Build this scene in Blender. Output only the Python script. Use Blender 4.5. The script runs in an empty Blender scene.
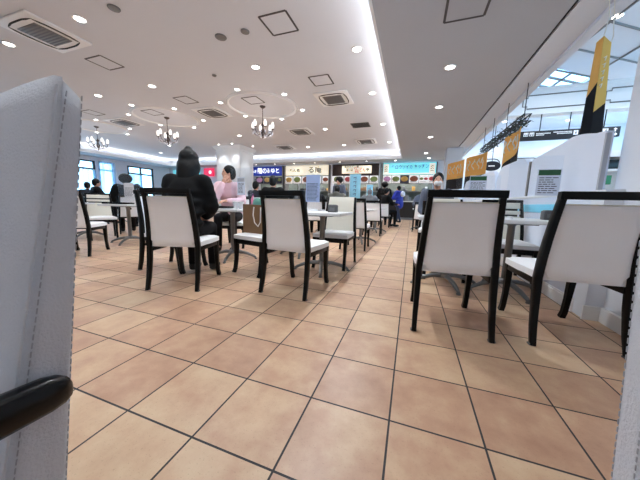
import bpy, bmesh, math, random
from mathutils import Vector, Matrix
random.seed(7)
PI = math.pi
S = bpy.context.scene
COL = S.collection
R = math.radians

# ------------------------------------------------------------------ materials
def mat(name, col, rough=.5, metal=0., emit=0., ecol=None, var=.06, scale=9., bump=0., bscale=60., coat=0., spec=.5):
    m = bpy.data.materials.new(name); m.use_nodes = True
    nt = m.node_tree; b = nt.nodes['Principled BSDF']
    b.inputs['Roughness'].default_value = rough
    b.inputs['Metallic'].default_value = metal
    b.inputs['Specular IOR Level'].default_value = spec
    b.inputs['Coat Weight'].default_value = coat
    tc = nt.nodes.new('ShaderNodeTexCoord')
    n = nt.nodes.new('ShaderNodeTexNoise'); n.inputs['Scale'].default_value = scale; n.inputs['Detail'].default_value = 3
    nt.links.new(tc.outputs['Object'], n.inputs['Vector'])
    mx = nt.nodes.new('ShaderNodeMix'); mx.data_type = 'RGBA'
    nt.links.new(n.outputs['Fac'], mx.inputs['Factor'])
    mx.inputs[6].default_value = (*[c*(1-var) for c in col], 1)
    mx.inputs[7].default_value = (*[min(1, c*(1+var)) for c in col], 1)
    nt.links.new(mx.outputs[2], b.inputs['Base Color'])
    if emit:
        b.inputs['Emission Color'].default_value = (*(ecol or col), 1)
        b.inputs['Emission Strength'].default_value = emit
    if bump:
        n2 = nt.nodes.new('ShaderNodeTexNoise'); n2.inputs['Scale'].default_value = bscale; n2.inputs['Detail'].default_value = 4
        nt.links.new(tc.outputs['Object'], n2.inputs['Vector'])
        bp = nt.nodes.new('ShaderNodeBump'); bp.inputs['Strength'].default_value = bump; bp.inputs['Distance'].default_value = .004
        nt.links.new(n2.outputs['Fac'], bp.inputs['Height']); nt.links.new(bp.outputs['Normal'], b.inputs['Normal'])
    return m

def sr(r, g, b):
    f = lambda c: (c/255/12.92 if c/255 <= .04045 else ((c/255+.055)/1.055)**2.4)
    return (f(r), f(g), f(b))

def glass_mat(name, tint=(1, 1, 1), gl=.12, rough=.03):
    m = bpy.data.materials.new(name); m.use_nodes = True
    nt = m.node_tree; nt.nodes.clear()
    o = nt.nodes.new('ShaderNodeOutputMaterial'); t = nt.nodes.new('ShaderNodeBsdfTransparent'); g = nt.nodes.new('ShaderNodeBsdfGlossy')
    lw = nt.nodes.new('ShaderNodeLayerWeight'); lw.inputs['Blend'].default_value = .15; f = nt.nodes.new('ShaderNodeMath'); f.operation = 'MULTIPLY_ADD'; f.inputs[1].default_value = .25; f.inputs[2].default_value = .03; nt.links.new(lw.outputs['Facing'], f.inputs[0])
    t.inputs['Color'].default_value = (*tint, 1); g.inputs['Roughness'].default_value = rough
    mx = nt.nodes.new('ShaderNodeMixShader')
    nt.links.new(f.outputs[0], mx.inputs[0]); nt.links.new(t.outputs[0], mx.inputs[1]); nt.links.new(g.outputs[0], mx.inputs[2])
    nt.links.new(mx.outputs[0], o.inputs['Surface'])
    return m

def sheer_mat(name, col):
    m = bpy.data.materials.new(name); m.use_nodes = True
    nt = m.node_tree; nt.nodes.clear()
    o = nt.nodes.new('ShaderNodeOutputMaterial'); t = nt.nodes.new('ShaderNodeBsdfTranslucent'); d = nt.nodes.new('ShaderNodeBsdfDiffuse'); tr = nt.nodes.new('ShaderNodeBsdfTransparent')
    for n in (t, d): n.inputs['Color'].default_value = (*col, 1)
    a = nt.nodes.new('ShaderNodeMixShader'); a.inputs[0].default_value = .4
    nt.links.new(t.outputs[0], a.inputs[1]); nt.links.new(d.outputs[0], a.inputs[2])
    b = nt.nodes.new('ShaderNodeMixShader')
    w = nt.nodes.new('ShaderNodeTexNoise'); w.inputs['Scale'].default_value = 6
    tc = nt.nodes.new('ShaderNodeTexCoord'); mp = nt.nodes.new('ShaderNodeMapping'); mp.inputs['Scale'].default_value = (1, 1, .05)
    nt.links.new(tc.outputs['Object'], mp.inputs[0]); nt.links.new(mp.outputs[0], w.inputs['Vector'])
    nt.links.new(w.outputs['Fac'], b.inputs[0])
    nt.links.new(tr.outputs[0], b.inputs[1]); nt.links.new(a.outputs[0], b.inputs[2])
    nt.links.new(b.outputs[0], o.inputs['Surface'])
    return m

TILE = .33
def tile_mat():
    m = bpy.data.materials.new('terracotta_tile'); m.use_nodes = True
    nt = m.node_tree; b = nt.nodes['Principled BSDF']; N = nt.nodes.new; L = nt.links.new
    g = N('ShaderNodeNewGeometry'); sx = N('ShaderNodeSeparateXYZ'); L(g.outputs['Position'], sx.inputs[0])
    def math_(op, a, v=None, v2=None):
        n = N('ShaderNodeMath'); n.operation = op
        if hasattr(a, 'is_output'): L(a, n.inputs[0])
        else: n.inputs[0].default_value = a
        if v is not None:
            if hasattr(v, 'is_output'): L(v, n.inputs[1])
            else: n.inputs[1].default_value = v
        return n.outputs[0]
    us = []; ids = []
    for ax in 'XY':
        u = math_('DIVIDE', sx.outputs[ax], TILE)
        ids.append(math_('FLOOR', u))
        fr = math_('FRACT', u)
        us.append(math_('MINIMUM', fr, math_('SUBTRACT', 1., fr)))
    d = math_('MINIMUM', us[0], us[1])
    gm = math_('LESS_THAN', d, .0115)
    cx = N('ShaderNodeCombineXYZ'); L(ids[0], cx.inputs[0]); L(ids[1], cx.inputs[1])
    wn = N('ShaderNodeTexWhiteNoise'); L(cx.outputs[0], wn.inputs['Vector'])
    # offset clouds per tile so that they do not run across joints
    va = N('ShaderNodeVectorMath'); va.operation = 'MULTIPLY_ADD'
    L(wn.outputs['Color'], va.inputs[0]); va.inputs[1].default_value = (9, 9, 9); L(g.outputs['Position'], va.inputs[2])
    n1 = N('ShaderNodeTexNoise'); n1.inputs['Scale'].default_value = 6; n1.inputs['Detail'].default_value = 6; n1.inputs['Roughness'].default_value = .62; L(va.outputs[0], n1.inputs['Vector'])
    mixf = math_('ADD', math_('MULTIPLY', wn.outputs['Value'], .26), math_('MULTIPLY', n1.outputs['Fac'], .9))
    cr = N('ShaderNodeValToRGB'); L(mixf, cr.inputs[0])
    e = cr.color_ramp.elements
    e[0].position = .25; e[0].color = (*sr(168, 127, 103), 1)
    e[1].position = .9; e[1].color = (*sr(213, 187, 155), 1)
    k = e.new(.5); k.color = (*sr(190, 151, 123), 1)
    k = e.new(.68); k.color = (*sr(203, 170, 138), 1)
    n2 = N('ShaderNodeTexNoise'); n2.inputs['Scale'].default_value = 140; L(g.outputs['Position'], n2.inputs['Vector'])
    sp = math_('MULTIPLY', math_('GREATER_THAN', n2.outputs['Fac'], .66), .22)
    m1 = N('ShaderNodeMix'); m1.data_type = 'RGBA'; L(sp, m1.inputs['Factor']); L(cr.outputs[0], m1.inputs[6]); m1.inputs[7].default_value = (*sr(120, 88, 68), 1)
    m2 = N('ShaderNodeMix'); m2.data_type = 'RGBA'; L(gm, m2.inputs['Factor']); L(m1.outputs[2], m2.inputs[6]); m2.inputs[7].default_value = (*sr(52, 48, 50), 1)
    L(m2.outputs[2], b.inputs['Base Color'])
    r = math_('ADD', math_('MULTIPLY', gm, .4), math_('ADD', math_('MULTIPLY', n1.outputs['Fac'], .2), .26))
    L(r, b.inputs['Roughness'])
    bp = N('ShaderNodeBump'); bp.inputs['Strength'].default_value = .25; bp.inputs['Distance'].default_value = .003
    L(math_('SUBTRACT', math_('MULTIPLY', n1.outputs['Fac'], .3), gm), bp.inputs['Height']); L(bp.outputs['Normal'], b.inputs['Normal'])
    return m

M = {}
def dm(k, *a, **kw): M[k] = mat(k, *a, **kw)
M['tile'] = tile_mat()
dm('ceiling_white', sr(218, 220, 226), .9, var=.02, scale=2)
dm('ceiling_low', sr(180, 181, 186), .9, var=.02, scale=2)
dm('wall_white', sr(230, 233, 240), .7, var=.02, scale=3)
dm('panel_white', sr(224, 230, 244), .35, var=.01, scale=3)
dm('trim_white', sr(238, 238, 238), .5, var=.02)
dm('grey_line', sr(70, 66, 66), .6)
dm('frame_grey', sr(120, 116, 114), .5)
dm('dark_gap', sr(40, 38, 38), .8)
dm('leather', sr(245, 246, 248), .42, var=.02, bump=.25, bscale=160)
dm('leather_ivory', sr(232, 228, 214), .45, var=.02, bump=.2, bscale=160)
dm('leather_grey', sr(206, 209, 216), .5, var=.04, scale=14, bump=.55, bscale=230)
dm('stitch', sr(172, 174, 181), .8)
dm('panel_grey', sr(176, 180, 190), .5)
dm('black_wood', sr(6, 6, 6), .36, var=.2, spec=.2)
dm('black_rubber', sr(20, 20, 20), .8)
dm('black_plastic', sr(5, 5, 6), .25, spec=.3)
dm('table_white', sr(222, 224, 226), .35, var=.02)
dm('steel', sr(120, 122, 124), .35, .85)
dm('grey_plastic', sr(92, 92, 94), .5)
dm('chrome', sr(205, 205, 210), .15, 1.)
dm('brown_paper', sr(128, 96, 66), .8, var=.12, scale=14, bump=.2)
dm('rope_white', sr(232, 228, 218), .8)
dm('paper', sr(236, 238, 242), .7, var=.01)
dm('paper_lit', sr(222, 230, 246), .7, var=.01)
dm('paper_blue', sr(168, 188, 228), .6)
dm('ink', sr(70, 72, 88), .8)
dm('green_ink', sr(42, 96, 62), .6)
dm('cyan_board', sr(130, 214, 240), .5)
dm('teal', sr(120, 186, 172), .6)
dm('pink_plastic', sr(206, 120, 150), .4)
dm('purple', sr(96, 50, 96), .6)
dm('skin', sr(214, 164, 138), .55, var=.05)
dm('hair_black', sr(8, 7, 8), .55, var=.3, scale=40, spec=.3)
dm('hair_brown', sr(40, 30, 28), .5, var=.3, scale=40)
dm('coat_black', sr(9, 9, 11), .75, var=.3, bump=.3, bscale=20, spec=.2)
dm('coat_navy', sr(26, 30, 44), .7, var=.2)
dm('coat_grey', sr(112, 114, 118), .8, var=.15)
dm('coat_olive', sr(84, 82, 76), .8, var=.15)
dm('coat_slate', sr(82, 90, 108), .8, var=.12)
dm('coat_blue', sr(24, 50, 172), .6, var=.15)
dm('shirt_pink', sr(226, 190, 198), .8, var=.05)
dm('trouser_dark', sr(18, 18, 22), .85, var=.2, spec=.2)
dm('trouser_navy', sr(40, 52, 78), .8, var=.2)
dm('mask_white', sr(238, 238, 240), .8)
dm('eye', sr(20, 16, 16), .3)
dm('orange_cloth', sr(252, 186, 98), .8, var=.07, scale=3)
dm('yellow_cloth', sr(226, 186, 96), .8, var=.07, scale=3)
dm('black_cloth', sr(20, 19, 22), .9)
dm('white_cloth', sr(240, 236, 226), .9)
dm('leaf', sr(46, 60, 46), .7, var=.4)
dm('truss', sr(44, 44, 46), .5, .4)
dm('sign_black', sr(28, 26, 34), .5)
dm('sign_white', sr(240, 240, 242), .5, emit=.25, ecol=(1, 1, 1))
dm('exit_green', sr(20, 104, 62), .5, emit=.18, ecol=sr(20, 110, 66))
dm('lamp', (1, 1, 1), .5, emit=14., ecol=(1, .97, .92))
dm('shade_lit', (1, .95, .92), .5, emit=.9, ecol=(1, .93, .9))
dm('crystal', sr(226, 226, 234), .08, .3, spec=.9)
dm('antique', sr(90, 82, 80), .35, .8)
dm('sign_blue', sr(20, 46, 150), .5, emit=.3, ecol=sr(20, 46, 150))
dm('sign_cream', sr(246, 238, 214), .5, emit=.5, ecol=sr(250, 240, 216))
dm('sign_cyan', sr(120, 222, 236), .5, emit=.6, ecol=sr(128, 224, 238))
dm('sign_red', sr(236, 52, 92), .5, emit=.6, ecol=sr(240, 54, 96))
dm('letter_white', sr(246, 248, 255), .5, emit=.8, ecol=(1, 1, 1))
dm('letter_dark', sr(54, 50, 46), .6)
dm('letter_navy', sr(42, 50, 120), .6)
dm('letter_red', sr(226, 60, 54), .6)
dm('brown_slat', sr(62, 46, 42), .6, var=.25)
dm('menu_white', sr(226, 222, 220), .5, emit=.5, ecol=sr(226, 222, 222))
dm('menu_dark', sr(48, 44, 60), .5, emit=.1)
dm('food_green', sr(128, 140, 76), .6, var=.5, scale=20)
dm('food_brown', sr(150, 82, 56), .6, var=.5, scale=20)
dm('food_gold', sr(214, 168, 90), .6, var=.4, scale=20)
dm('food_red', sr(196, 78, 80), .6, var=.5, scale=20)
dm('food_pink', sr(206, 150, 190), .6, var=.5, scale=20)
dm('counter_dark', sr(40, 36, 36), .4)
dm('counter_top', sr(214, 214, 212), .35)
dm('kitchen', sr(124, 132, 126), .6, var=.45, scale=5)
dm('kitchen_steel', sr(150, 154, 158), .3, .7)
dm('nobori', sr(150, 214, 240), .7, var=.15, scale=5)
dm('window_black', sr(22, 24, 28), .5)
M['glass'] = glass_mat('window_glass')
M['acrylic'] = glass_mat('clear_acrylic', (.96, .98, 1.))
M['curtain'] = sheer_mat('sheer_curtain', sr(190, 226, 250))

# ------------------------------------------------------------------ mesh builder
class MB:
    def __init__(s): s.v = []; s.f = []; s.mi = []; s.cur = 0
    def add(s, vs, fs):
        o = len(s.v); s.v += [tuple(v) for v in vs]
        for f in fs: s.f.append([o+i for i in f]); s.mi.append(s.cur)
        return s
    def box(s, x0, x1, y0, y1, z0, z1):
        return s.add([(x0, y0, z0), (x1, y0, z0), (x1, y1, z0), (x0, y1, z0), (x0, y0, z1), (x1, y0, z1), (x1, y1, z1), (x0, y1, z1)],
              [(0, 3, 2, 1), (4, 5, 6, 7), (0, 1, 5, 4), (1, 2, 6, 5), (2, 3, 7, 6), (3, 0, 4, 7)])
    def rbox(s, x0, x1, y0, y1, z0, z1, r=.01, seg=2):
        bm = bmesh.new(); bmesh.ops.create_cube(bm, size=1)
        for v in bm.verts: v.co = Vector((x0+(v.co.x+.5)*(x1-x0), y0+(v.co.y+.5)*(y1-y0), z0+(v.co.z+.5)*(z1-z0)))
        bmesh.ops.bevel(bm, geom=list(bm.edges), offset=r, segments=seg, affect='EDGES', profile=.5)
        bm.verts.index_update(); s.add([v.co for v in bm.verts], [[v.index for v in f.verts] for f in bm.faces]); bm.free(); return s
    def tube(s, pts, rad, n=10, cap=True, closed=False):
        pts = [Vector(p) for p in pts]; k = len(pts)
        if not hasattr(rad, '__len__'): rad = [rad]*k
        rings = []; up = None
        for i, p in enumerate(pts):
            a = pts[(i-1) % k] if (i > 0 or closed) else p; b = pts[(i+1) % k] if (i < k-1 or closed) else p
            t = (b-a).normalized()
            if up is None:
                up = Vector((0, 0, 1)) if abs(t.z) < .9 else Vector((1, 0, 0))
            x = t.cross(up).normalized(); up = x.cross(t).normalized()
            rings.append([p+(x*math.cos(2*PI*j/n)+up*math.sin(2*PI*j/n))*rad[i] for j in range(n)])
        vs = [v for r in rings for v in r]; fs = []
        for i in range(k if closed else k-1):
            i2 = (i+1) % k
            for j in range(n): fs.append((i*n+j, i*n+(j+1) % n, i2*n+(j+1) % n, i2*n+j))
        if cap and not closed: fs += [tuple(range(n-1, -1, -1)), tuple((k-1)*n+j for j in range(n))]
        return s.add(vs, fs)
    def capsule(s, p0, r0, p1, r1, n=12):
        p0 = Vector(p0); p1 = Vector(p1); t = (p1-p0).normalized()
        P = []; Q = []
        for a in (75, 50, 25): P.append(p0-t*r0*math.sin(R(a))); Q.append(r0*math.cos(R(a)))
        P += [p0, p1]; Q += [r0, r1]
        for a in (25, 50, 75): P.append(p1+t*r1*math.sin(R(a))); Q.append(r1*math.cos(R(a)))
        return s.tube(P, Q, n)
    def ball(s, c, rx, ry=None, rz=None, n=14, m=9, rot=None):
        ry = rx if ry is None else ry; rz = rx if rz is None else rz
        c = Vector(c); vs = [(0, 0, -1)]; fs = []
        for i in range(1, m):
            a = -PI/2+PI*i/m
            for j in range(n): vs.append((math.cos(a)*math.cos(2*PI*j/n), math.cos(a)*math.sin(2*PI*j/n), math.sin(a)))
        vs.append((0, 0, 1)); top = len(vs)-1
        for j in range(n):
            fs.append((0, 1+(j+1) % n, 1+j)); fs.append((top, top-n+j, top-n+(j+1) % n))
            for i in range(m-2): fs.append((1+i*n+j, 1+i*n+(j+1) % n, 1+(i+1)*n+(j+1) % n, 1+(i+1)*n+j))
        out = []
        for v in vs:
            q = Vector((v[0]*rx, v[1]*ry, v[2]*rz))
            if rot: q = rot @ q
            out.append(c+q)
        return s.add(out, fs)
    def lathe(s, prof, n=24, c=(0, 0, 0)):
        c = Vector(c); k = len(prof)
        vs = [c+Vector((r*math.cos(2*PI*j/n), r*math.sin(2*PI*j/n), z)) for r, z in prof for j in range(n)]
        fs = [(i*n+j, i*n+(j+1) % n, (i+1)*n+(j+1) % n, (i+1)*n+j) for i in range(k-1) for j in range(n)]
        fs += [tuple(range(n-1, -1, -1)), tuple((k-1)*n+j for j in range(n))]
        return s.add(vs, fs)
    def prism(s, poly, axis, a, b):
        # polygon in the two other axes, extruded along axis from a to b
        def P(p, t):
            if axis == 'x': return (t, p[0], p[1])
            if axis == 'y': return (p[0], t, p[1])
            return (p[0], p[1], t)
        n = len(poly)
        vs = [P(p, a) for p in poly]+[P(p, b) for p in poly]
        return s.add(vs, [tuple(range(n)), tuple(range(2*n-1, n-1, -1))]+[(i, i+n, (i+1) % n+n, (i+1) % n) for i in range(n)])
    def sweep(s, pts, w, d, taper=None):
        # rectangular bar through points lying in a y-z plane, w along x, d across the path
        pts = [Vector(p) for p in pts]; k = len(pts); vs = []; c = .22
        for i, p in enumerate(pts):
            t = (pts[min(i+1, k-1)]-pts[max(i-1, 0)]).normalized(); nrm = Vector((0, -t.z, t.y)).normalized()
            q = taper[i] if taper else 1; hw, hd = w*q/2, d*q/2
            X = Vector((1, 0, 0))
            for a, b in ((-1+c, -1), (1-c, -1), (1, -1+c), (1, 1-c), (1-c, 1), (-1+c, 1), (-1, 1-c), (-1, -1+c)): vs.append(p+X*hw*a+nrm*hd*b)
        fs = [(i*8+j, i*8+(j+1) % 8, i*8+8+(j+1) % 8, i*8+8+j) for i in range(k-1) for j in range(8)]
        fs += [tuple(range(7, -1, -1)), tuple((k-1)*8+j for j in range(8))]
        return s.add(vs, fs)
    def mesh(s, name, mats, ang=38):
        me = bpy.data.meshes.new(name); me.from_pydata(s.v, [], s.f)
        bm = bmesh.new(); bm.from_mesh(me); bmesh.ops.recalc_face_normals(bm, faces=bm.faces); bm.to_mesh(me); bm.free()
        for m in (mats if isinstance(mats, (list, tuple)) else [mats]): me.materials.append(m if not isinstance(m, str) else M[m])
        me.polygons.foreach_set('material_index', s.mi)
        me.polygons.foreach_set('use_smooth', [True]*len(me.polygons)); me.set_sharp_from_angle(angle=R(ang))
        me.update(); return me
    def build(s, name, mats, parent=None, ang=38):
        o = bpy.data.objects.new(name, s.mesh(name, mats, ang)); COL.objects.link(o)
        if parent: o.parent = parent
        return o

def tag(o, label, cat, group=None, kind=None):
    o['label'] = label; o['category'] = cat
    if group: o['group'] = group
    if kind: o['kind'] = kind
    return o
def struct(o, label=None, cat=None):
    o['kind'] = 'structure'
    if label: o['label'] = label
    if cat: o['category'] = cat
    return o
def thing(name, label, cat, loc=(0, 0, 0), rz=0., group=None):
    o = bpy.data.objects.new(name, None); o.empty_display_size = .1; COL.objects.link(o)
    o.location = loc; o.rotation_euler = (0, 0, R(rz)); return tag(o, label, cat, group)
def dup(root, loc, rz, label, group=None):
    r = root.copy(); COL.objects.link(r); r.location = loc; r.rotation_euler = (0, 0, R(rz)); r['label'] = label
    if group: r['group'] = group
    for ch in list(root.children):
        c = ch.copy(); COL.objects.link(c); c.parent = r
        for g in list(ch.children):
            d = g.copy(); COL.objects.link(d); d.parent = c
    return r
def text(name, body, size, m, parent, loc, rot, width=None, ext=.004):
    cu = bpy.data.curves.new('lettering', 'FONT'); cu.body = body; cu.size = size; cu.align_x = 'CENTER'; cu.align_y = 'CENTER'; cu.extrude = ext; cu.offset = size*.012
    t = bpy.data.objects.new('tmp_text', cu); COL.objects.link(t)
    dg = bpy.context.evaluated_depsgraph_get(); dg.update()
    me = bpy.data.meshes.new_from_object(t.evaluated_get(dg)); bpy.data.objects.remove(t); bpy.data.curves.remove(cu)
    me.name = name; me.materials.clear(); me.materials.append(M[m])
    o = bpy.data.objects.new(name, me); COL.objects.link(o); o.parent = parent; o.location = loc; o.rotation_euler = rot
    if width and len(me.vertices):
        xs = [v.co.x for v in me.vertices]; w = max(xs)-min(xs)
        if w > 0: o.scale.x = width/w
    return o
# ------------------------------------------------------------------ setting
XL, XR, YF, YS, YB = -18.5, 12., -4., 14.5, 18.
ZL, ZU, ZA = 3.3, 3.72, 5.5
EX, EY, LX = -.62, 13.45, -17.

struct(MB().box(XL-.2, XR+.2, YF-.2, YB+.2, -.12, 0).build('floor', 'tile'), 'peach and tan square floor tiles with dark joints', 'floor')
# low dark ceiling around the raised part
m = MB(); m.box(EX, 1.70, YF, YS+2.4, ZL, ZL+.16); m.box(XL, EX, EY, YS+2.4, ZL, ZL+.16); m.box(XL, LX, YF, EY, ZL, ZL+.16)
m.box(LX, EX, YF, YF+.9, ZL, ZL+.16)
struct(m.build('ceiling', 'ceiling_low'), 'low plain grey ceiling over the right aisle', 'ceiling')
m = MB(); m.box(XL, -.25, YF, EY+.35, ZU, ZU+.15); m.box(-.30, -.25, YF, EY+.35, ZL+.16, ZU); m.box(XL, -.25, EY+.3, EY+.35, ZL+.16, ZU)
m.box(LX-.37, LX-.32, YF, EY+.3, ZL+.16, ZU)
struct(m.build('ceiling', 'ceiling_white'), 'raised white ceiling with chandeliers', 'ceiling')
# crown moulding lining the raised ceiling
m = MB(); t = .025
for z0, z1, p in ((ZL-.004, ZL+.05, .03), (ZL+.05, ZL+.135, .012), (ZL+.135, ZL+.17, .028)):
    m.box(EX-p, EX+.01, YF+.9, EY+.01, z0, z1); m.box(LX, EX, EY-p, EY+.01, z0, z1); m.box(LX-.01, LX+p, YF+.9, EY, z0, z1)
struct(m.build('trim_1', 'trim_white'), 'white crown moulding around the raised ceiling', 'trim')
struct(MB().box(1.70, 1.745, YF, 11.2, ZL+.03, ZL+.16).build('trim_2', 'dark_gap'), 'dark shadow gap along the edge of the low ceiling', 'trim')
m = MB(); m.box(1.745, 2.25, YF, YS, ZL, ZL+.16); m.box(2.12, 2.25, YF, YS, ZL-.05, ZL); m.box(2.15, 2.25, YF, YS, ZL+.16, ZA)
struct(m.build('trim_3', 'ceiling_white'), 'pale soffit strip between the low ceiling and the atrium', 'trim')

# walls
m = MB()
wins = [(-2.6, 2.4), (3.2, 6.6), (7.75, 9.32), (9.5, 10.35), (11.25, 13.1)]
y = YF
for a, b in wins:
    m.box(XL-.2, XL, y, a, 0, ZL); m.box(XL-.2, XL, a, b, 3.06, ZL); m.box(XL-.2, XL, a, b, 0, .5); y = b
m.box(XL-.2, XL, y, YB, 0, ZL); m.box(XL-.2, XL, YF, YB, ZL, ZU+.2)
struct(m.build('wall_left', 'wall_white'), 'white wall with windows on the far left', 'wall')
for i, (a, b) in enumerate(wins):
    w = MB(); X0, X1 = XL-.09, XL+.03
    for z in ((.5, .58), (2.52, 2.62), (2.98, 3.06)): w.box(X0, X1, a, b, *z)
    for yy in (a, b-.09): w.box(X0, X1, yy, yy+.09, .5, 3.06)
    if b-a > 1.7: w.box(X0, X1, (a+b)/2-.04, (a+b)/2+.04, .5, 3.06)
    o = struct(w.build('window_%d' % (i+1), 'window_black' if i != 3 else 'trim_white'), ('black' if i != 3 else 'white')+' framed window with a top light, number %d along the left wall' % (i+1), 'window')
    MB().box(XL-.05, XL-.04, a+.05, b-.05, .55, 3.0).build('pane', 'glass', o)
struct(MB().box(XL, XR, YF-.2, YF, 0, ZA).build('wall_front', 'wall_white'), 'white wall behind the viewer', 'wall')
m = MB(); m.box(XL, -11.6, YS, YS+.2, 0, ZL); m.box(1.25, 2.25, YS, YS+.2, 0, ZL); m.box(XL, 2.25, YS+2.4, YS+2.6, 0, ZL+.2); m.box(-11.6, 1.25, YS-.05, YS+.1, 3.24, ZL)
struct(m.build('wall_back', 'wall_white'), 'white back wall around the food stalls', 'wall')
struct(MB().box(1.29, 1.9, 11.2, 12.0, 0, ZL).build('wall_pier', 'ceiling_white'), 'pale square pier at the end of the low ceiling', 'wall')
m = MB(); m.box(1.45, 1.85, -3.9, 1.31, 0, ZL); m.box(1.34, 1.45, 1.19, 1.33, 0, .99)
struct(m.build('wall_right', 'wall_white'), 'tall white wall at the right edge', 'wall')
m = MB(); m.box(1.425, 1.45, -3.9, 1.19, 0, .11); m.box(1.325, 1.45, 1.175, 1.19, 0, .11)
struct(m.build('baseboard_right', 'trim_white'), 'white baseboard of the right wall', 'baseboard')
m = MB()
m.box(XR, XR+.2, YF, YB, 0, .9); m.box(XR, XR+.2, YF, YB, 4.6, ZA)
for yy in (-4, -.4, 3.2, 6.8, 10.4, 14, 17.7): m.box(XR, XR+.2, yy, yy+.3, .9, 4.6)
struct(m.build('wall_atrium', 'wall_white'), 'white wall of the atrium', 'wall')
m = MB(); m.box(2.25, XR, YB, YB+.2, 0, .9); m.box(2.25, XR, YB, YB+.2, 2.7, ZA)
for x in (8, 10.9): m.box(x, x+.25, YB, YB+.2, .9, 2.7)
m.box(2.25, 5.6, YB, YB+.2, .9, 2.7)
m.box(2.25, 2.35, YS, YB, 0, ZA)
struct(m.build('wall_atrium', 'wall_white'), 'far glazed wall of the atrium', 'wall')
struct(MB().box(XR+.05, XR+.06, YF, YB, .9, 4.6).build('window_7', 'glass'), 'added tall glazing along the unseen right side of the atrium', 'window')  # out-of-view glazed side, added to let more daylight into the atrium
o = struct(MB().box(2.25, XR, YB+.05, YB+.06, .9, 2.7).build('window_8', 'glass'), 'tall glazing at the far end of the atrium', 'window')
# atrium roof with a skewed skylight opening
q = [(4.2, 10.05), (5.95, 11.25), (5.72, 13.25), (3.95, 12.0)]
o4 = [(2.25, YF), (XR, YF), (XR, YB), (2.25, YB)]
m = MB(); vs = [(x, y_, ZA) for x, y_ in o4+q]+[(x, y_, ZA+.2) for x, y_ in o4+q]
fs = []
for i in range(4):
    j = (i+1) % 4
    fs += [(i, j, 4+j, 4+i), (8+i, 8+4+i, 8+4+j, 8+j), (4+i, 4+j, 12+j, 12+i), (i, 8+i, 8+j, j)]
m.add(vs, fs)
struct(m.build('ceiling', 'ceiling_white', ang=20), 'pale panelled roof of the atrium', 'ceiling')
m = MB()
def bar(a, b, w=.03): m.tube([(*a, ZA-.01), (*b, ZA-.01)], w, 6)
u = Vector((1.56, 1.02)).normalized(); v = Vector((-.13, 1.0)).normalized()
for k in range(-4, 3):
    p = Vector((4.18, 8.88))+v*(1.15*k)
    bar(p-u*2.1, p+u*5.5)
for k in range(0, 4):
    p = Vector((4.18, 8.88))+u*(.05+1.85*k); bar(p-v*7, p+v*(1.0 if k < 2 else 4))
struct(m.build('trim_4', 'frame_grey'), 'grey joints between the roof panels of the atrium', 'trim')
m = MB(); cs = [Vector(p) for p in q]
def lerp(a, b, t): return a+(b-a)*t
for t in (0, .45, 1): m.tube([(*lerp(cs[0], cs[1], t), ZA+.05), (*lerp(cs[3], cs[2], t), ZA+.05)], .04, 6)
for t in (0, .33, .66, 1): m.tube([(*lerp(cs[0], cs[3], t), ZA+.05), (*lerp(cs[1], cs[2], t), ZA+.05)], .045, 6)
sk = struct(m.build('window_6', 'frame_grey'), 'blue skylight with grey bars in the atrium roof', 'window')
MB().add([(*p, ZA+.12) for p in q], [(0, 1, 2, 3)]).build('pane', 'glass', sk)

# white moulded gallery beam across the atrium
bm_ = thing('gallery_beam', 'white beam with outlined moulding panels crossing the atrium', 'beam', (6, 10, 4.07))
m = MB().box(-3.75, 5.95, 0, .35, 0, .82); m.box(-3.75, 5.95, -.05, .35, -.03, .05); m.box(-3.75, 5.95, -.04, .35, .76, .84)
m.build('body', 'trim_white', bm_)
for k in range(4):
    a = -2.52+2.2*k-.05; b = a+2.08; n = .13; z0, z1 = .17, .6
    if a > 4: continue
    pts = [(a+n, z0), (b-n, z0), (b-n, z0+n*.6), (b, z0+n*.6), (b, z1-n*.6), (b-n, z1-n*.6), (b-n, z1), (a+n, z1), (a+n, z1-n*.6), (a, z1-n*.6), (a, z0+n*.6), (a+n, z0+n*.6)]
    MB().tube([(x, -.012, z) for x, z in pts], .018, 6, closed=True).build('moulding', 'frame_grey', bm_)
b2 = thing('gallery_beam', 'lower white beam with rounded outlined panels, far behind the orange banners', 'beam', (4, 15.2, 2.78))
m = MB().box(-1.6, 4.4, 0, .3, 0, .8); m.build('body', 'trim_white', b2)
for k in range(3):
    a = -1.2+1.7*k; b = a+1.5; z0, z1 = .14, .62; pts = []
    for cx, cz, st in ((b-.24, z0+.24, -90), (b-.24, z1-.24, 0), (a+.24, z1-.24, 90), (a+.24, z0+.24, 180)):
        for d in range(0, 91, 30): pts.append((cx+.24*math.cos(R(st+d)), -.012, cz+.24*math.sin(R(st+d))))
    MB().tube(pts, .022, 6, closed=True).build('moulding', 'grey_line', b2)

# partition between the dining area and the atrium
pt = thing('partition_wall', 'white partition with a scooped top edge behind the tables at right', 'partition', (1.36, 1.33, 0))
MB().box(-.02, .09, 0, 5.6, 0, .955).build('base', 'panel_white', pt)
m = MB().box(-.035, .0, 0, 5.6, 0, .10).box(-.03, 0, 0, 5.6, .10, .115); m.build('plinth', 'trim_white', pt)
MB().rbox(-.03, .14, -.0, 5.6, .955, .985, .008).build('sill', 'trim_white', pt)
def arc(a, b, za, zb, n, f): return [(a+(b-a)*i/n, za+(zb-za)*f(i/n)) for i in range(n+1)]
top = [(0.01, 1.43)]+[(.12+.33*i/6, 1.44+.05*math.sin(PI/2*i/6)) for i in range(7)]+[(.62, 1.47), (.95, 1.445), (1.24, 1.415), (1.26, 1.40)]
poly = [(0.01, .985)]+top+[(1.26, .985)]
MB().prism(poly, 'x', 0.0, .05).build('screen_panel', 'panel_white', pt)
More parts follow.
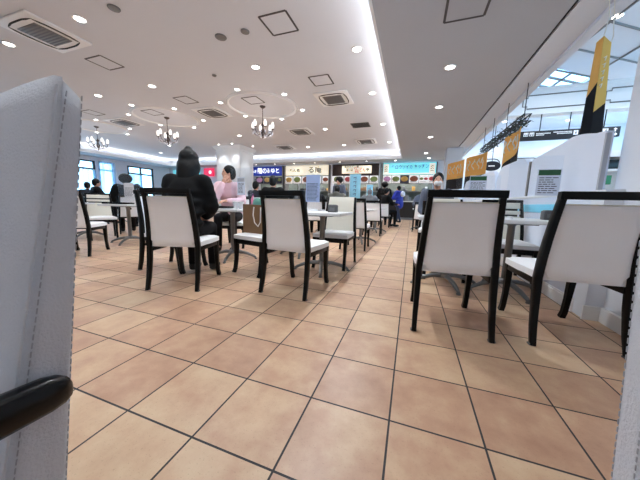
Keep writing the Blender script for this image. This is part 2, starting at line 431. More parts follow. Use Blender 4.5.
def rounded(a, b, h):
    r = .3; return [(a, .985), (a, h-r)]+[(a+r-r*math.cos(R(d)), h-r+r*math.sin(R(d))) for d in range(0, 91, 15)]+[(b-r+r*math.sin(R(d)), h-r+r*math.cos(R(d))) for d in range(0, 91, 15)]+[(b, h-r), (b, .985)]
for a, b, h in ((1.31, 2.6, 1.49), (2.65, 4.0, 1.5), (4.05, 5.5, 1.5)):
    MB().prism(rounded(a, b, h), 'x', 0.0, .05).build('screen_panel', 'panel_white', pt)
MB().box(-.012, .062, 1.265, 1.305, .985, 1.40).build('end_post', 'frame_grey', pt)
MB().box(-.006, .022, -.02, .0, .985, 1.41).build('end_post', 'panel_grey', pt)
cb = thing('shelf_board', 'pale blue strip board lying along the partition sill behind the right tables', 'board', (1.365, 1.50, .735))
MB().rbox(-.03, -.022, .15, 1.6, .06, .15, .003).build('board', 'cyan_board', cb)

# square column with capital
cl = thing('column', 'white square column with moulded capital inside the raised ceiling', 'column', (-9.34, 10.9, 0))
MB().rbox(-.77, .77, -.62, .62, 0, ZU-.02, .05).build('shaft', 'trim_white', cl)
m = MB()
for z0, z1, p in ((3.44, 3.48, .03), (3.56, 3.61, .06), (3.61, 3.66, .10), (3.66, ZU-.005, .12)): m.rbox(-.77-p, .77+p, -.62-p, .62+p, z0, z1, .012)
m.build('capital', 'trim_white', cl)
m = MB().box(-.83, .83, -.68, .68, 0, .14); m.build('plinth', 'trim_white', cl)

# ------------------------------------------------------------------ ceiling fixtures
lamps = []
def downlight(x, y, z, label, group, power, spread=122, r=.075, color=(.88, .945, 1)):
    t = thing('downlight', label, 'ceiling light', (x, y, z), 0, group)
    MB().lathe([(r+.028, -.001), (r+.026, -.010), (r+.004, -.012), (r, -.004), (r, .0)], 20).build('trim_ring', 'trim_white', t)
    MB().lathe([(r*.97, -.003), (r*.9, -.006), (r*.3, -.008)], 20).build('lens', 'lamp', t)
    l = bpy.data.lights.new('downlight_lamp', 'SPOT'); l.energy = power; l.spot_size = R(spread); l.spot_blend = .55; l.shadow_soft_size = .06; l.color = color
    o = bpy.data.objects.new('downlight_lamp', l); COL.objects.link(o); o.parent = t; o.location = (0, 0, -.03)
    return t
PW, PL = 74, 6
ordn = ['nearest', 'second', 'third', 'fourth', 'fifth', 'farthest']
G = 'downlights of the raised ceiling'
for i, y in enumerate((-.4, 1.77, 3.89, 5.9, 8.62, 11.44)):
    downlight(-1.15, y, ZU, 'round downlight in the raised ceiling, %s in the row beside its bright right edge' % ordn[i], G, PW*(1.1, 2.2, 3.4, 3.0, 2.4, 2.4)[i])
for i, (x, y) in enumerate(((-1.15, -2.4), (-3.1, -2.3), (-5.3, -2.3), (-5.3, -.4), (-7.5, -.4))): downlight(x, y, ZU, 'added round downlight in the raised ceiling behind the viewer, '+['rightmost', 'second from the right', 'back left', 'front left', 'leftmost'][i], G, PW*.5)  # extra out-of-view lamps, added to brighten the chair backs
for x, y, l in ((-3.1, 1.77, 'above the near tables, ahead of the speaker grilles'), (-3.36, 3.89, 'between the round speaker grilles and the nearest chandelier'),
    (-3.38, 8.69, 'behind the nearest chandelier'), (-3.34, 11.55, 'close to the stalls, right of the column'), (-5.28, 11.57, 'close to the stalls, just right of the column capital'),
    (-5.29, 1.76, 'right of the large near air conditioner'), (-7.48, 1.78, 'left of the large near air conditioner'), (-6.49, 3.92, 'between the square hatch and the middle chandelier'),
    (-8.6, 3.92, 'left of the middle chandelier, over the window side'), (-10.5, 3.92, 'near the windows, before the farthest chandelier'), (-3.1, -.4, 'above the camera side tables'), (-7.4, 8.7, 'behind the middle chandelier'), (-12.5, 9.5, 'over the window tables behind the farthest chandelier'),
    (-14.8, 2.5, 'in the window bay before the farthest chandelier'), (-15, 11, 'in the far window corner')):
    downlight(x, y, ZU, 'round downlight in the raised ceiling, '+l, G, PW)
RC = [(-4.47, 5.93, 'nearest'), (-8.40, 5.93, 'middle'), (-12.35, 6.0, 'farthest')]
side = ['back', 'back left', 'front left', 'front', 'front right', 'back right']
for cx, cy, nm in RC:
    t = thing('ceiling_medallion', 'round plaster ring moulding on the ceiling around the %s chandelier' % nm, 'ceiling ring', (cx, cy, ZU))
    m = MB(); P = 56
    for r, w in ((1.0, .03), (1.07, .018)): m.tube([(r*math.cos(2*PI*i/P), r*math.sin(2*PI*i/P), -.008) for i in range(P)], w, 8, closed=True)
    m.build('ring', 'trim_white', t)
    for k in range(6):
        a = R(90+60*k)
        downlight(cx+1.22*math.cos(a), cy+1.22*math.sin(a), ZU, 'round downlight at the %s of the ring around the %s chandelier' % (side[k], nm), 'downlights ringing the chandeliers', PW*.40, r=.06)
for i, y in enumerate((-2, .2, 2.1, 4.15, 6.13, 9.15, 12.18)):
    downlight(.5, y, ZL, 'round downlight in the low grey ceiling, %s along the aisle' % ['first', 'second', 'third', 'fourth', 'fifth', 'sixth', 'last'][i], 'downlights of the low ceiling', PL)
downlight(.71, 13.58, ZL, 'round downlight in the low ceiling close to the cyan stall sign', 'downlights of the low ceiling', PL)
downlight(5.15, 10.9, 4.0+.3, 'bright round lamp under the moulded atrium beam', 'atrium lamp', 30).location.z = 4.03
for i, (x, y) in enumerate(((4.2, .5), (8, .5), (4.2, 4.2), (8, 4.2), (4.4, 7.6), (8.2, 7.6), (3.6, 12.6), (8.2, 13.2), (4.5, 16), (8.2, 16))):  # roof lamps added only to brighten the dim atrium
    downlight(x, y, ZA, 'added round lamp in the atrium roof, %s' % ['first', 'second', 'third', 'fourth', 'fifth', 'sixth', 'seventh', 'eighth', 'ninth', 'last'][i]+' from the front', 'added lamps of the atrium roof', 110 if y < 5 else 240, 160, .1, (.90, .95, 1))
for i, x in enumerate((-9.6, -8.8)):
    downlight(x, 9.95, ZU, 'small spot washing the front of the column, %s' % ('left one', 'right one')[i], 'spots by the column', 40, 80, .05)
downlight(-8.05, 10.7, ZU, 'small spot washing the right side of the column', 'spots by the column', 40, 80, .05)
for i, x in enumerate((-10, -8.6, -7.2, -5.8, -4.2, -2.6, -1.0)):
    downlight(x, 13.95, ZL, 'tiny spot in the low ceiling before the stalls, %s from the left' % ['first', 'second', 'third', 'fourth', 'fifth', 'sixth', 'seventh'][i], 'spots over the stalls', 12, 140, .05)

def area(name, loc, rot, sx, sy, power, col=(.94, .97, 1)):
    l = bpy.data.lights.new(name, 'AREA'); l.shape = 'RECTANGLE'; l.size = sx; l.size_y = sy; l.energy = power; l.color = col
    o = bpy.data.objects.new(name, l); COL.objects.link(o); o.location = loc; o.rotation_euler = rot; return o
# cove strips lying on the ledge behind the crown moulding
area('cove_strip_lamp', (-.42, (YF+.9+EY)/2, ZL+.20), (0, R(138), 0), .05, EY-YF-1.0, 100)
area('cove_strip_lamp', ((LX+EX)/2, EY+.16, ZL+.20), (R(-138), 0, 0), EX-LX-.2, .05, 80)
area('cove_strip_lamp', (LX-.16, (YF+.9+EY)/2, ZL+.20), (0, R(-138), 0), .05, EY-YF-1.0, 110)

def access_panel(x, y, z, label, s=.47):
    t = thing('ceiling_hatch', label, 'ceiling hatch', (x, y, z), 0, 'square ceiling hatches')
    h = s/2; m = MB()
    for a in (-1, 1):
        m.box(a*h-.016, a*h+.016, -h, h, -.006, -.0005); m.box(-h, h, a*h-.016, a*h+.016, -.006, -.0005)
    m.build('frame', 'grey_line', t); MB().box(-h, h, -h, h, -.003, -.0004).build('lid', 'ceiling_white' if z > 3.5 else 'ceiling_low', t)
for x, y, l in ((-6.42, 2.8, 'beside the large near air conditioner'), (-2.22, 2.84, 'the largest looking one at the top'), (-2.2, 4.87, 'just before the right air conditioner'),
    (-6.39, 4.89, 'between the middle and nearest chandeliers'), (-4.48, 5.45, 'inside the nearest chandelier ring'), (-8.4, 5.4, 'inside the middle chandelier ring'), (-10.5, 4.85, 'before the far left air conditioner')):
    access_panel(x, y, ZU, 'square dark framed hatch in the raised ceiling, '+l)
access_panel(.5, 2.66, ZL, 'square hatch with dark frame in the low grey ceiling')

def cassette(x, y, label, s=.92):
    t = thing('air_conditioner', label, 'air conditioner', (x, y, ZU), 0, 'ceiling air conditioners')
    h = s/2
    m = MB().rbox(-h, h, -h, h, -.035, -.0005, .012); m.build('panel', 'trim_white', t)
    g = MB(); gh = h*.56; g.rbox(-gh, gh, -gh, gh, -.05, -.03, .008)
    go = g.build('grille', 'frame_grey', t)
    m = MB()
    for k in range(9): m.box(-gh*.92, gh*.92, -gh+.03+k*gh*2/9.4, -gh+.05+k*gh*2/9.4, -.054, -.048)
    m.build('grille_bars', 'grey_plastic', go)
    for k in range(4):
        a = PI/2*k; m = MB(); pts = []
        for i in range(9):
            q = -1+i/4; rr = h*.80-.09*h*max(0, abs(q)-.45)**1.0*1.6
            p = Vector((q*h*.72, rr)); pts.append((p.x*math.cos(a)-p.y*math.sin(a), p.x*math.sin(a)+p.y*math.cos(a), -.037))
        m.tube(pts, [.004]+[.014]*7+[.004], 6); m.build('louvre', 'dark_gap', t)
for x, y, l in ((-6.33, 1.8, 'largest one at the top left'), (-2.2, 5.95, 'right of the nearest chandelier'), (-6.38, 5.95, 'between the middle and nearest chandeliers'),
    (-10.5, 5.9, 'between the farthest and middle chandeliers'), (-4.46, 8.75, 'behind the nearest chandelier'), (-2.16, 11.0, 'close to the coffer corner by the stalls'), (-6.48, 11.3, 'far back, right of the column')):
    cassette(x, y, 'white ceiling air conditioner cassette with grey grille, '+l)
t = thing('ceiling_vent', 'dark grey rectangular vent in the raised ceiling behind the right air conditioner', 'vent', (-1.95, 8.55, ZU))
MB().box(-.33, .33, -.28, .28, -.012, -.0005).build('frame', 'grey_plastic', t)
m = MB()
for k in range(6): m.box(-.3, .3, -.24+k*.085, -.2+k*.085, -.018, -.01)
m.build('slats', 'dark_gap', t)
def speaker(x, y, r, label, m2='grey_plastic'):
    t = thing('ceiling_speaker', label, 'ceiling speaker', (x, y, ZU), 0)
    MB().lathe([(r, -.0005), (r, -.008), (r*.93, -.016)], 24).build('rim', m2, t)
    MB().lathe([(r*.9, -.015), (r*.8, -.022), (.01, -.024)], 24).build('grille', 'frame_grey', t)
speaker(-3.38, 2.83, .10, 'larger left one of two round dark speaker grilles in the raised ceiling')
speaker(-2.87, 2.83, .075, 'smaller right one of two round dark speaker grilles in the raised ceiling')
speaker(-4.48, 1.77, .085, 'round dark ceiling disc alone at the upper left, right of the air conditioner')
for x, y, l in ((-4.5, 3.92, 'left of the downlight before the nearest chandelier'), (-2.24, 8.72, 'beside the dark rectangular vent')):
    t = thing('smoke_detector', 'small round ceiling detector '+l, 'detector', (x, y, ZU))
    MB().lathe([(.05, -.0005), (.05, -.012), (.035, -.03), (.01, -.036)], 16).build('housing', 'frame_grey', t)
# ------------------------------------------------------------------ chandeliers
def chandelier():
    t = thing('chandelier', 'x', 'chandelier')
    MB().lathe([(.09, -.0005), (.085, -.02), (.05, -.05), (.015, -.07)], 18).build('canopy', 'antique', t)
    m = MB().tube([(0, 0, -.06), (0, 0, -.52)], .008, 8)
    for k in range(8): m.ball((0, 0, -.1-k*.052), .014, n=8, m=6)
    m.build('chain', 'antique', t)
    MB().lathe([(.02, -.5), (.055, -.55), (.025, -.6), (.03, -.66), (.075, -.74), (.04, -.82), (.02, -.87), (.035, -.9), (.008, -.95)], 16).build('stem', 'antique', t)
    for k in range(6):
        a = 2*PI*k/6+.26; c, s = math.cos(a), math.sin(a)
        pts = [(r*c, r*s, z) for r, z in ((.04, -.74), (.1, -.82), (.18, -.85), (.26, -.80), (.305, -.72), (.31, -.66))]
        arm = MB().tube(pts, .010, 7).build('arm', 'antique', t)
        MB().lathe([(.012, -.67), (.05, -.665), (.042, -.65), (.014, -.645)], 14, (.31*c, .31*s, 0)).build('candle_cup', 'antique', arm)
        MB().lathe([(.02, -.648), (.038, -.62), (.048, -.58), (.046, -.54), (.03, -.49), (.02, -.46)], 14, (.31*c, .31*s, 0)).build('lamp_shade', 'shade_lit', t)
        m = MB()
        for q in range(3):
            b = a+(q-1)*.42; rr = .31-.03*abs(q-1)
            x, y = rr*math.cos(b), rr*math.sin(b)
            m.tube([(x, y, -.69), (x, y, -.75)], .002, 4)
            m.lathe([(.002, -.835), (.016, -.80), (.012, -.765), (.002, -.75)], 6, (x, y, 0))
        for q in range(4):
            rr = .08+.06*q; m.ball((rr*math.cos(a+.5), rr*math.sin(a+.5), -.9+.015*q*q), .011, .011, .018, 6, 4)
        m.build('crystal_drops', 'crystal', t)
    return t
ch = chandelier()
for i, (cx, cy, nm) in enumerate(RC):
    lab = 'glass and crystal chandelier with lit shades, '+['nearest and largest, hung at the centre', 'middle one, above the black haired diner', 'farthest one, hung by the windows'][i]
    if i == 0: ch.location = (cx, cy, ZU); ch['label'] = lab; ch['group'] = 'chandeliers'
    else: dup(ch, (cx, cy, ZU), 20*i, lab, 'chandeliers')
    l = bpy.data.lights.new('chandelier_lamp', 'POINT'); l.energy = 18; l.shadow_soft_size = .25; l.color = (1, .9, .82)
    o = bpy.data.objects.new('chandelier_lamp', l); COL.objects.link(o); o.location = (cx, cy, ZU-1.15)

# ------------------------------------------------------------------ food stalls
def stall(name, x0, x1, label, sign_m):
    t = thing('food_stall', label, 'food stall', ((x0+x1)/2, YS, 0)); h = (x1-x0)/2
    m = MB().box(-h, h, 2.25, 2.35, 0, 3.2); m.build('kitchen_wall', 'kitchen', t)
    m = MB().box(-h, h, -.15, .35, 0, 1.02); m.build('counter_front', 'counter_dark', t)
    MB().rbox(-h, h, -.25, .4, 1.02, 1.07, .01).build('counter_top', 'counter_top', t)
    MB().box(-h, h, -.19, -.15, .0, .12).build('kick_plate', 'kitchen_steel', t)
    for k in range(7):
        xx = -h+.3+k*(2*h-.5)/7+random.uniform(-.05, .05); hh = random.uniform(.12, .4); MB().rbox(xx, xx+random.uniform(.15, .3), .02, .3, 1.07, 1.07+hh, .012).build('counter_equipment', 'kitchen_steel', t)
    m = MB().box(-h, h, 1.6, 2.2, 0, .9)
    for k in range(5): m.rbox(-h+.2+k*.55, -h+.6+k*.55, 1.65, 2.1, .9, 1.15+.3*random.random(), .02)
    m.box(-h, h, 1.9, 2.2, 1.7, 1.75); m.build('back_counter', 'kitchen_steel', t)
    for k in range(9):
        xx = random.uniform(-h+.15, h-.4); zz = 1.75 if k % 3 else .92; MB().rbox(xx, xx+random.uniform(.1, .3), 1.5 if k % 3 == 0 else 1.95, 2.15, zz, zz+random.uniform(.1, .3), .01).build('stored_box', random.choice(['paper', 'brown_paper', 'counter_dark', 'food_gold', 'green_ink', 'kitchen_steel']), t)
    MB().rbox(-h*.8, h*.8, .9, 1.5, 2.15, 2.5, .02).build('cooker_hood', 'kitchen_steel', t)
    for a in (-h-.02, h-.05): MB().box(a, a+.07, -.2, .3, 0, 3.22).build('side_post', 'frame_grey' if sign_m != 'brown_slat' else 'ceiling_white', t)
    return t, h
def sign(x0, x1, z0, z1, label, m_, cat='shop sign'):
    t = thing('shop_sign', label, cat, ((x0+x1)/2, YS-.16, (z0+z1)/2))
    a, b = (x1-x0)/2, (z1-z0)/2
    MB().rbox(-a, a, 0, .1, -b, b, .01).build('sign_panel', m_, t); return t
def menu(x, w, label, m_='menu_white', foods=('food_brown',)):
    t = thing('menu_board', label, 'menu board', (x, YS-.17, 2.30), 0, 'menu boards above the counters')
    MB().rbox(-w/2, w/2, 0, .05, -.22, .22, .008).build('board', m_, t)
    n = len(foods)
    for i, f in enumerate(foods):
        xx = -w/2+w*(i+.5)/n; r = min(w/n*.44, .25)
        d = MB().lathe([(r, 0), (r*.95, .012), (r*.7, .02)], 18); o = d.build('dish_photo', f, t); o.rotation_euler = (R(90), 0, 0); o.scale = (1, .72, 1); o.location = (xx, -.001, .02)
    m = MB()
    for k in range(2): m.box(-w*.4, w*.4*(.6 if k else 1), -.003, .001, -.17+k*.04, -.155+k*.04)
    m.build('price_lines', 'ink', t)
RX = (R(90), 0, 0)
# blue stall
t, h = stall('a', -11.45, -8.2, 'food stall under the blue sign, half behind the column', 'x')
s = sign(-11.4, -8.22, 2.60, 3.2, 'dark blue shop sign with white Japanese lettering right of the column', 'sign_blue')
text('lettering', 'さぬき', .22, 'letter_white', s, (-.75, -.01, -.02), RX, .62); text('lettering', '麺の', .42, 'letter_white', s, (.02, -.01, 0), RX, .72); text('lettering', 'みゆと', .38, 'letter_white', s, (.86, -.01, 0), RX, .95)
for i, (x, w, f, d) in enumerate(((-10.9, .5, ('food_green',), 'green dish beside the column'), (-10.0, .55, ('food_pink',), 'pink dish'), (-9.4, .5, ('food_gold',), 'pale round bowl'), (-8.6, .6, ('food_pink', 'food_green'), 'two small dishes at right end'))):
    menu(x, w, 'menu board under the blue sign showing a '+d, 'menu_dark', f)
# cream stall
t, h = stall('b', -8.05, -4.95, 'food stall under the cream sign, left of the brown one', 'x')
s = sign(-8.0, -4.97, 2.60, 3.2, 'cream lit shop sign with brushed black Japanese lettering', 'sign_cream')
text('lettering', 'れん香', .22, 'letter_dark', s, (-.85, -.01, 0), RX, .75); text('lettering', 'る庵', .42, 'letter_dark', s, (.55, -.01, 0), RX, .9)
for i, (x, w, f, d) in enumerate(((-7.75, .5, ('food_gold',), 'yellow dish at the left end'), (-7.15, .55, ('food_green',), 'green bowl'), (-6.5, .6, ('food_brown',), 'brown bowl at its middle'), (-5.8, .6, ('food_red',), 'red dish right of the middle'), (-5.2, .4, ('food_brown',), 'brown dish at the right end'))):
    menu(x, w, 'menu board under the cream sign showing a '+d, 'menu_white', f)
# brown slatted stall
t, h = stall('c', -4.82, -1.85, 'food stall under the brown slatted fascia with a white and red sign', 'brown_slat')
m = MB().box(-h+.05, h-.05, -.1, .05, 2.52, 3.22)
for k in range(38):
    x = -h+.09+k*(2*h-.18)/37; m.box(x-.02, x+.02, -.13, -.1, 2.55, 3.2)
m.build('slatted_fascia', 'brown_slat', t)
s = sign(-4.15, -2.35, 2.66, 3.12, 'white shop sign with red and black Japanese lettering on brown slats', 'sign_cream')
text('lettering', '焼きたて一番', .13, 'letter_dark', s, (-.3, -.01, .15), RX, .9); text('lettering', '旨い店', .2, 'letter_dark', s, (-.42, -.01, -.03), RX, .4)
text('lettering', '鹿', .36, 'letter_red', s, (.0, -.012, -.05), RX, .34); text('lettering', 'どん', .28, 'letter_red', s, (.36, -.01, -.03), RX, .36); text('lettering', '亭', .24, 'letter_dark', s, (.68, -.01, -.02), RX, .2)
for i, (x, w, f, d) in enumerate(((-4.4, .72, ('food_green',), 'green dish at the left end'), (-3.75, .45, ('food_red',), 'red dish'), (-2.75, .5, ('food_brown',), 'brown dish'), (-2.18, .5, ('food_green',), 'green dish at the right end'))):
    menu(x, w, 'menu board under the brown slatted fascia showing a '+d, 'menu_white', f)
# cyan stall
t, h = stall('d', -1.72, 1.2, 'food stall under the cyan sign, at the right end of the row', 'x')
s = sign(-1.68, 1.15, 2.56, 3.2, 'cyan lit shop sign with small dark Japanese lettering', 'sign_cyan')
text('lettering', 'ワロウソイカ', .25, 'letter_navy', s, (-.37, -.01, .08), RX, 1.12); text('lettering', 'キッチン', .25, 'letter_navy', s, (.66, -.01, .1), RX, .75)
for x in (-1.24, 1.22):
    m = MB().box(x-.14, x+.14, -.008, .0, -.26, .26); o = m.build('end_plate', 'sign_cream', s)
    p = MB()
    for k in range(3): p.tube([(x-.09, -.012, -.16+k*.12), (x, -.012, -.1+k*.12), (x+.08, -.012, -.14+k*.12)], .022, 6)
    p.build('emblem', 'letter_navy', o)
MB().box(-1.4, 1.4, -.006, 0, -.31, -.24).build('pale_band', 'sign_cream', s)
for i, (x, w, m_, f, d) in enumerate(((-1.42, .46, 'menu_white', ('food_pink',), 'pink drink at the left end'), (-.93, .46, 'menu_white', ('food_green',), 'green dish'), (-.46, .46, 'menu_dark', ('food_gold',), 'golden dish on black'), (.05, .5, 'menu_white', ('food_brown',), 'brown dish'), (.56, .46, 'menu_white', ('food_green', 'food_red'), 'green and red pair of dishes'), (.98, .36, 'menu_white', ('food_red',), 'red dish at the right end'))):
    menu(x, w, 'menu board under the cyan sign showing a '+d, m_, f)
for x in (-9.8, -6.5, -3.3, -.3): area('kitchen_lamp', (x, YS+1.2, 3.15), (0, 0, 0), 2.2, .3, 60, (1, .97, .93))
# stalls in the far left corner
s = sign(-14.85, -13.95, 2.62, 3.2, 'small red square sign with a white mark on the far wall left of the column', 'sign_red')
o = MB().lathe([(.13, 0), (.12, .01)], 16).build('mark', 'letter_white', s); o.rotation_euler = (R(90), 0, 0); o.location = (.14, 0, 0)
s = sign(-17.9, -15.3, 2.5, 3.12, 'cyan lit sign in the far left corner behind the black haired diner', 'sign_cyan')
MB().box(-.9, -.5, -.01, 0, -.2, .2).build('mark', 'green_ink', s)
# standing banners before the brown stall
def nobori(x, y, h, w, label):
    t = thing('standing_banner', label, 'banner', (x, y, 0))
    MB().lathe([(.16, .0), (.16, .03), (.03, .05)], 16).build('base', 'grey_plastic', t)
    MB().tube([(0, 0, .04), (0, 0, h)], .012, 8).tube([(0, 0, h-.03), (w, 0, h-.03)], .01, 6).build('pole', 'trim_white', t)
    MB().rbox(.02, w, -.006, .006, h-1.35, h-.05, .003).build('cloth', 'nobori', t)
    m = MB()
    for k in range(5): m.tube([(w*.35, -.009, h-.25-k*.22), (w*.6, -.009, h-.2-k*.22), (w*.55, -.009, h-.33-k*.22)], .018, 5)
    m.build('brush_marks', 'letter_navy', t)
nobori(-3.3, 12.9, 2.5, .62, 'tall pale blue standing banner before the brown slatted stall')
nobori(-2.4, 13.2, 1.95, .36, 'shorter pale blue standing banner right of the tall one')

# ------------------------------------------------------------------ hanging things over the right aisle
t = thing('hanging_truss', 'dark lattice truss wound with greenery hung from the soffit on rods', 'truss', (2.0, 4.95, 2.5))
m = MB(); Lt = 3.35; w = .06
for sx in (-w, w):
    for sz in (0, .13): m.tube([(sx, 0, sz), (sx, Lt, sz)], .014, 6)
for k in range(14):
    y = k*Lt/14; y2 = y+Lt/14
    for sx in (-w, w): m.tube([(sx, y, 0 if k % 2 else .13), (sx, y2, .13 if k % 2 else 0)], .009, 5)
    m.tube([(-w, y, 0), (w, y, 0)], .009, 5); m.tube([(-w, y, .13), (w, y, .13)], .009, 5)
m.build('frame', 'truss', t)
m = MB()
for k in range(800):
    c = Vector((random.gauss(0, .05), random.uniform(-.02, Lt), random.gauss(.06, .06))); a = random.uniform(0, 2*PI); d = Vector((math.cos(a), math.sin(a), random.uniform(-.7, .5)))*random.uniform(.035, .07); n = d.cross(Vector((0, 0, 1))).normalized()*.017
    m.add([c, c+d*.5+n, c+d, c+d*.5-n+Vector((0, 0, .006))], [(0, 1, 2, 3)])
o = m.build('greenery', 'leaf', t); o['kind'] = 'stuff'
for y in (.15, 1.2, 2.3, 3.2): MB().tube([(0, y, .13), (0, y, ZL-.05-2.5)], .008, 6).build('hanging_rod', 'truss', t)

def banner(pts_top, drop, split, label, squig=True, strings=True):
    # cloth panel hanging from two top points, upper orange, lower black, slanted colour border
    a, b = Vector(pts_top[0]), Vector(pts_top[1]); t = thing('hanging_banner', label, 'banner', a, 0, 'orange and black hanging banners')
    n = 10; d = b-a; nn = d.cross(Vector((0, 0, 1))).normalized()
    def P(u, v, off=0): return d*u+Vector((0, 0, -drop*v))+nn*(.035*math.sin(u*7)+.0*v+off)
    def panel(v0a, v0b, v1a, v1b, name, m_):
        m = MB(); vs = []; fs = []; k = 7
        for off in (.004, -.004):
            for i in range(n+1):
                u = i/n
                for j in range(k+1): vs.append(P(u, (v0a+(v0b-v0a)*u)*(1-j/k)+(v1a+(v1b-v1a)*u)*j/k, off))
        N = (n+1)*(k+1)
        for s0 in (0, N):
            for i in range(n):
                for j in range(k): q = (s0+i*(k+1)+j, s0+(i+1)*(k+1)+j, s0+(i+1)*(k+1)+j+1, s0+i*(k+1)+j+1); fs.append(q if s0 == 0 else q[::-1])
        ed = [i*(k+1) for i in range(n+1)]+[n*(k+1)+j for j in range(1, k+1)]+[i*(k+1)+k for i in range(n-1, -1, -1)]+[j for j in range(k-1, 0, -1)]
        for q in range(len(ed)): a0, a1 = ed[q], ed[(q+1) % len(ed)]; fs.append((a0, a1, a1+N, a0+N))
        m.add(vs, fs); return m.build(name, m_, t)
    panel(0, 0, split[0], split[1], 'orange_panel', 'orange_cloth'); panel(split[0], split[1], 1, 1, 'black_panel', 'black_cloth')
    if squig:
        m = MB()
        for k in range(4):
            u0 = .22+.18*k; pts = []
            for i in range(9):
                q = i/8; pts.append(P(u0+.05*math.sin(q*7+k), .12+.33*q*(split[0]+split[1])/1.3, .010))
            m.tube(pts, .014, 5)
            pts = [P(u0-.05+.13*q, .22+.06*math.sin(q*5+k), .010) for q in (0, .3, .6, 1)]
            m.tube(pts, .012, 5)
        m.build('brush_lettering', 'white_cloth', t)
    return t
banner(((2.03, 6.25, 2.46), (2.0, 5.12, 2.46)), .80, (.82, .52), 'orange and black banner hung under the near end of the leafy truss')
banner(((1.29, 10.4, 2.50), (1.66, 8.95, 2.46)), 1.0, (.62, .62), 'orange and black banner hung beside the pale pier, farthest of the four')
banner(((1.68, 8.85, 2.46), (2.0, 7.5, 2.42)), 1.0, (.62, .62), 'orange and black banner hung between the farthest banner and the leafy truss')
# near folded banner
t = thing('hanging_banner', 'tall narrow orange and black banner nearest the viewer, hung folded at upper right', 'banner', (2.0, 2.95, 2.85), 0, 'orange and black hanging banners')
def facet(p0, p1, top, bot, cut0, cut1, m_up, nm, s0=0, s1=0):
    p0 = Vector(p0); p1 = Vector(p1); n = (p1-p0).cross(Vector((0, 0, 1))).normalized()*.004
    def q(z0, z1, z2, z3, name, mm):
        vs = [Vector((p0.x+s0*z0, p0.y, z0)), Vector((p1.x+s1*z1, p1.y, z1)), Vector((p1.x+s1*z2, p1.y, z2)), Vector((p0.x+s0*z3, p0.y, z3))]
        vs = [v+n for v in vs]+[v-n for v in vs]
        MB().add(vs, [(0, 1, 2, 3), (7, 6, 5, 4)]+[(i, i+4, (i+1) % 4+4, (i+1) % 4) for i in range(4)]).build(name, mm, t)
    q(top[0], top[1], cut1, cut0, nm, m_up); q(cut0, cut1, bot[1], bot[0], 'black_panel', 'black_cloth')
facet((-.045, .0, 0), (.0, -.03, 0), (-.05, 0), (-1.14, -1.12), -.66, -.50, 'orange_cloth', 'orange_panel', .02, -.02)
facet((.0, -.03, 0), (.075, -.02, 0), (0, -.08), (-1.12, -1.16), -.84, -.74, 'yellow_cloth', 'yellow_panel', -.02, -.06)
m = MB()
for k in range(5): m.tube([(.030, -.034, -.24-k*.075), (.055, -.031, -.22-k*.075), (.045, -.032, -.27-k*.075)], .006, 5)
m.build('brush_lettering', 'white_cloth', t)
MB().tube([(0, -.03, 0), (0.02, -.03, .2), (0.0, 0, ZL-2.85)], .005, 5).tube([(.075, -.02, -.08), (.09, -.02, -.02), (.05, .0, ZL-2.85)], .005, 5).build('string', 'rope_white', t)

# direction sign in the atrium
t = thing('direction_sign', 'long black hanging direction sign with white pictograms and arrows', 'sign', (3.2, 10.0, 3.18))
MB().rbox(0, 2.92, -.05, .05, 0, .31, .006).build('sign_board', 'sign_black', t)
def wp(m, x0, x1, z0, z1): m.box(x0, x1, -.054, -.049, z0, z1)
m = MB(); wp(m, .36, .49, .14, .26); wp(m, .53, .66, .14, .26); wp(m, 1.74, 1.86, .12, .26); wp(m, 2.38, 2.62, .12, .26); m.build('pictogram_plate', 'sign_white', t)
m = MB()
for x in (.395, .455, .565, .625, 1.80, 2.44, 2.56):
    m.add([(x-.018, -.058, .15), (x+.018, -.058, .15), (x+.018, -.058, .205), (x-.018, -.058, .205)], [(0, 1, 2, 3)]); m.ball((x, -.057, .228), .014, .004, .014, 8, 5)
m.build('pictogram', 'ink', t)['kind'] = 'stuff'
m = MB()
for x0, x1, z in ((.72, 1.12, .2), (.72, .95, .15), (1.2, 1.7, .22), (1.3, 1.7, .17), (2.05, 2.33, .2), (2.1, 2.33, .15), (.12, .2, .07)):
    x = x0
    while x < x1: wp(m, x, x+.022, z, z+.03); x += .034
m.build('lettering', 'sign_white', t)
m = MB()
for cx, cz, a in ((2.79, .215, 0), (2.79, .075, -90)):
    pts = [(-.017, -.06), (.017, -.06), (.017, .01), (.055, .01), (0, .065), (-.055, .01), (-.017, .01)]
    ca, sa = math.cos(R(a)), math.sin(R(a)); q = [(cx+x*ca-z*sa, cz+x*sa+z*ca) for x, z in pts]
    m.prism(q, 'y', -.056, -.049)
m.build('arrow', 'sign_white', t)
for x in (.82, 1.62, 2.52): MB().tube([(x, 0, .31), (x, 0, 4.04-3.18)], .016, 6).build('hanging_rod', 'truss', t)
t = thing('oval_sign', 'black oval sign with small white mark above the partition, right of the banners', 'sign', (2.95, 11.0, 2.48))
o = MB().lathe([(.30, -.02), (.31, 0), (.30, .02)], 28); o = o.build('plate', 'sign_black', t); o.rotation_euler = (R(90), 0, 0); o.scale = (1, .62, 1)
MB().box(-.12, .1, -.03, -.021, -.02, .02).build('mark', 'sign_white', t)
MB().tube([(0, 0, .18), (0, 0, 1.6)], .01, 6).build('hanging_rod', 'truss', t)
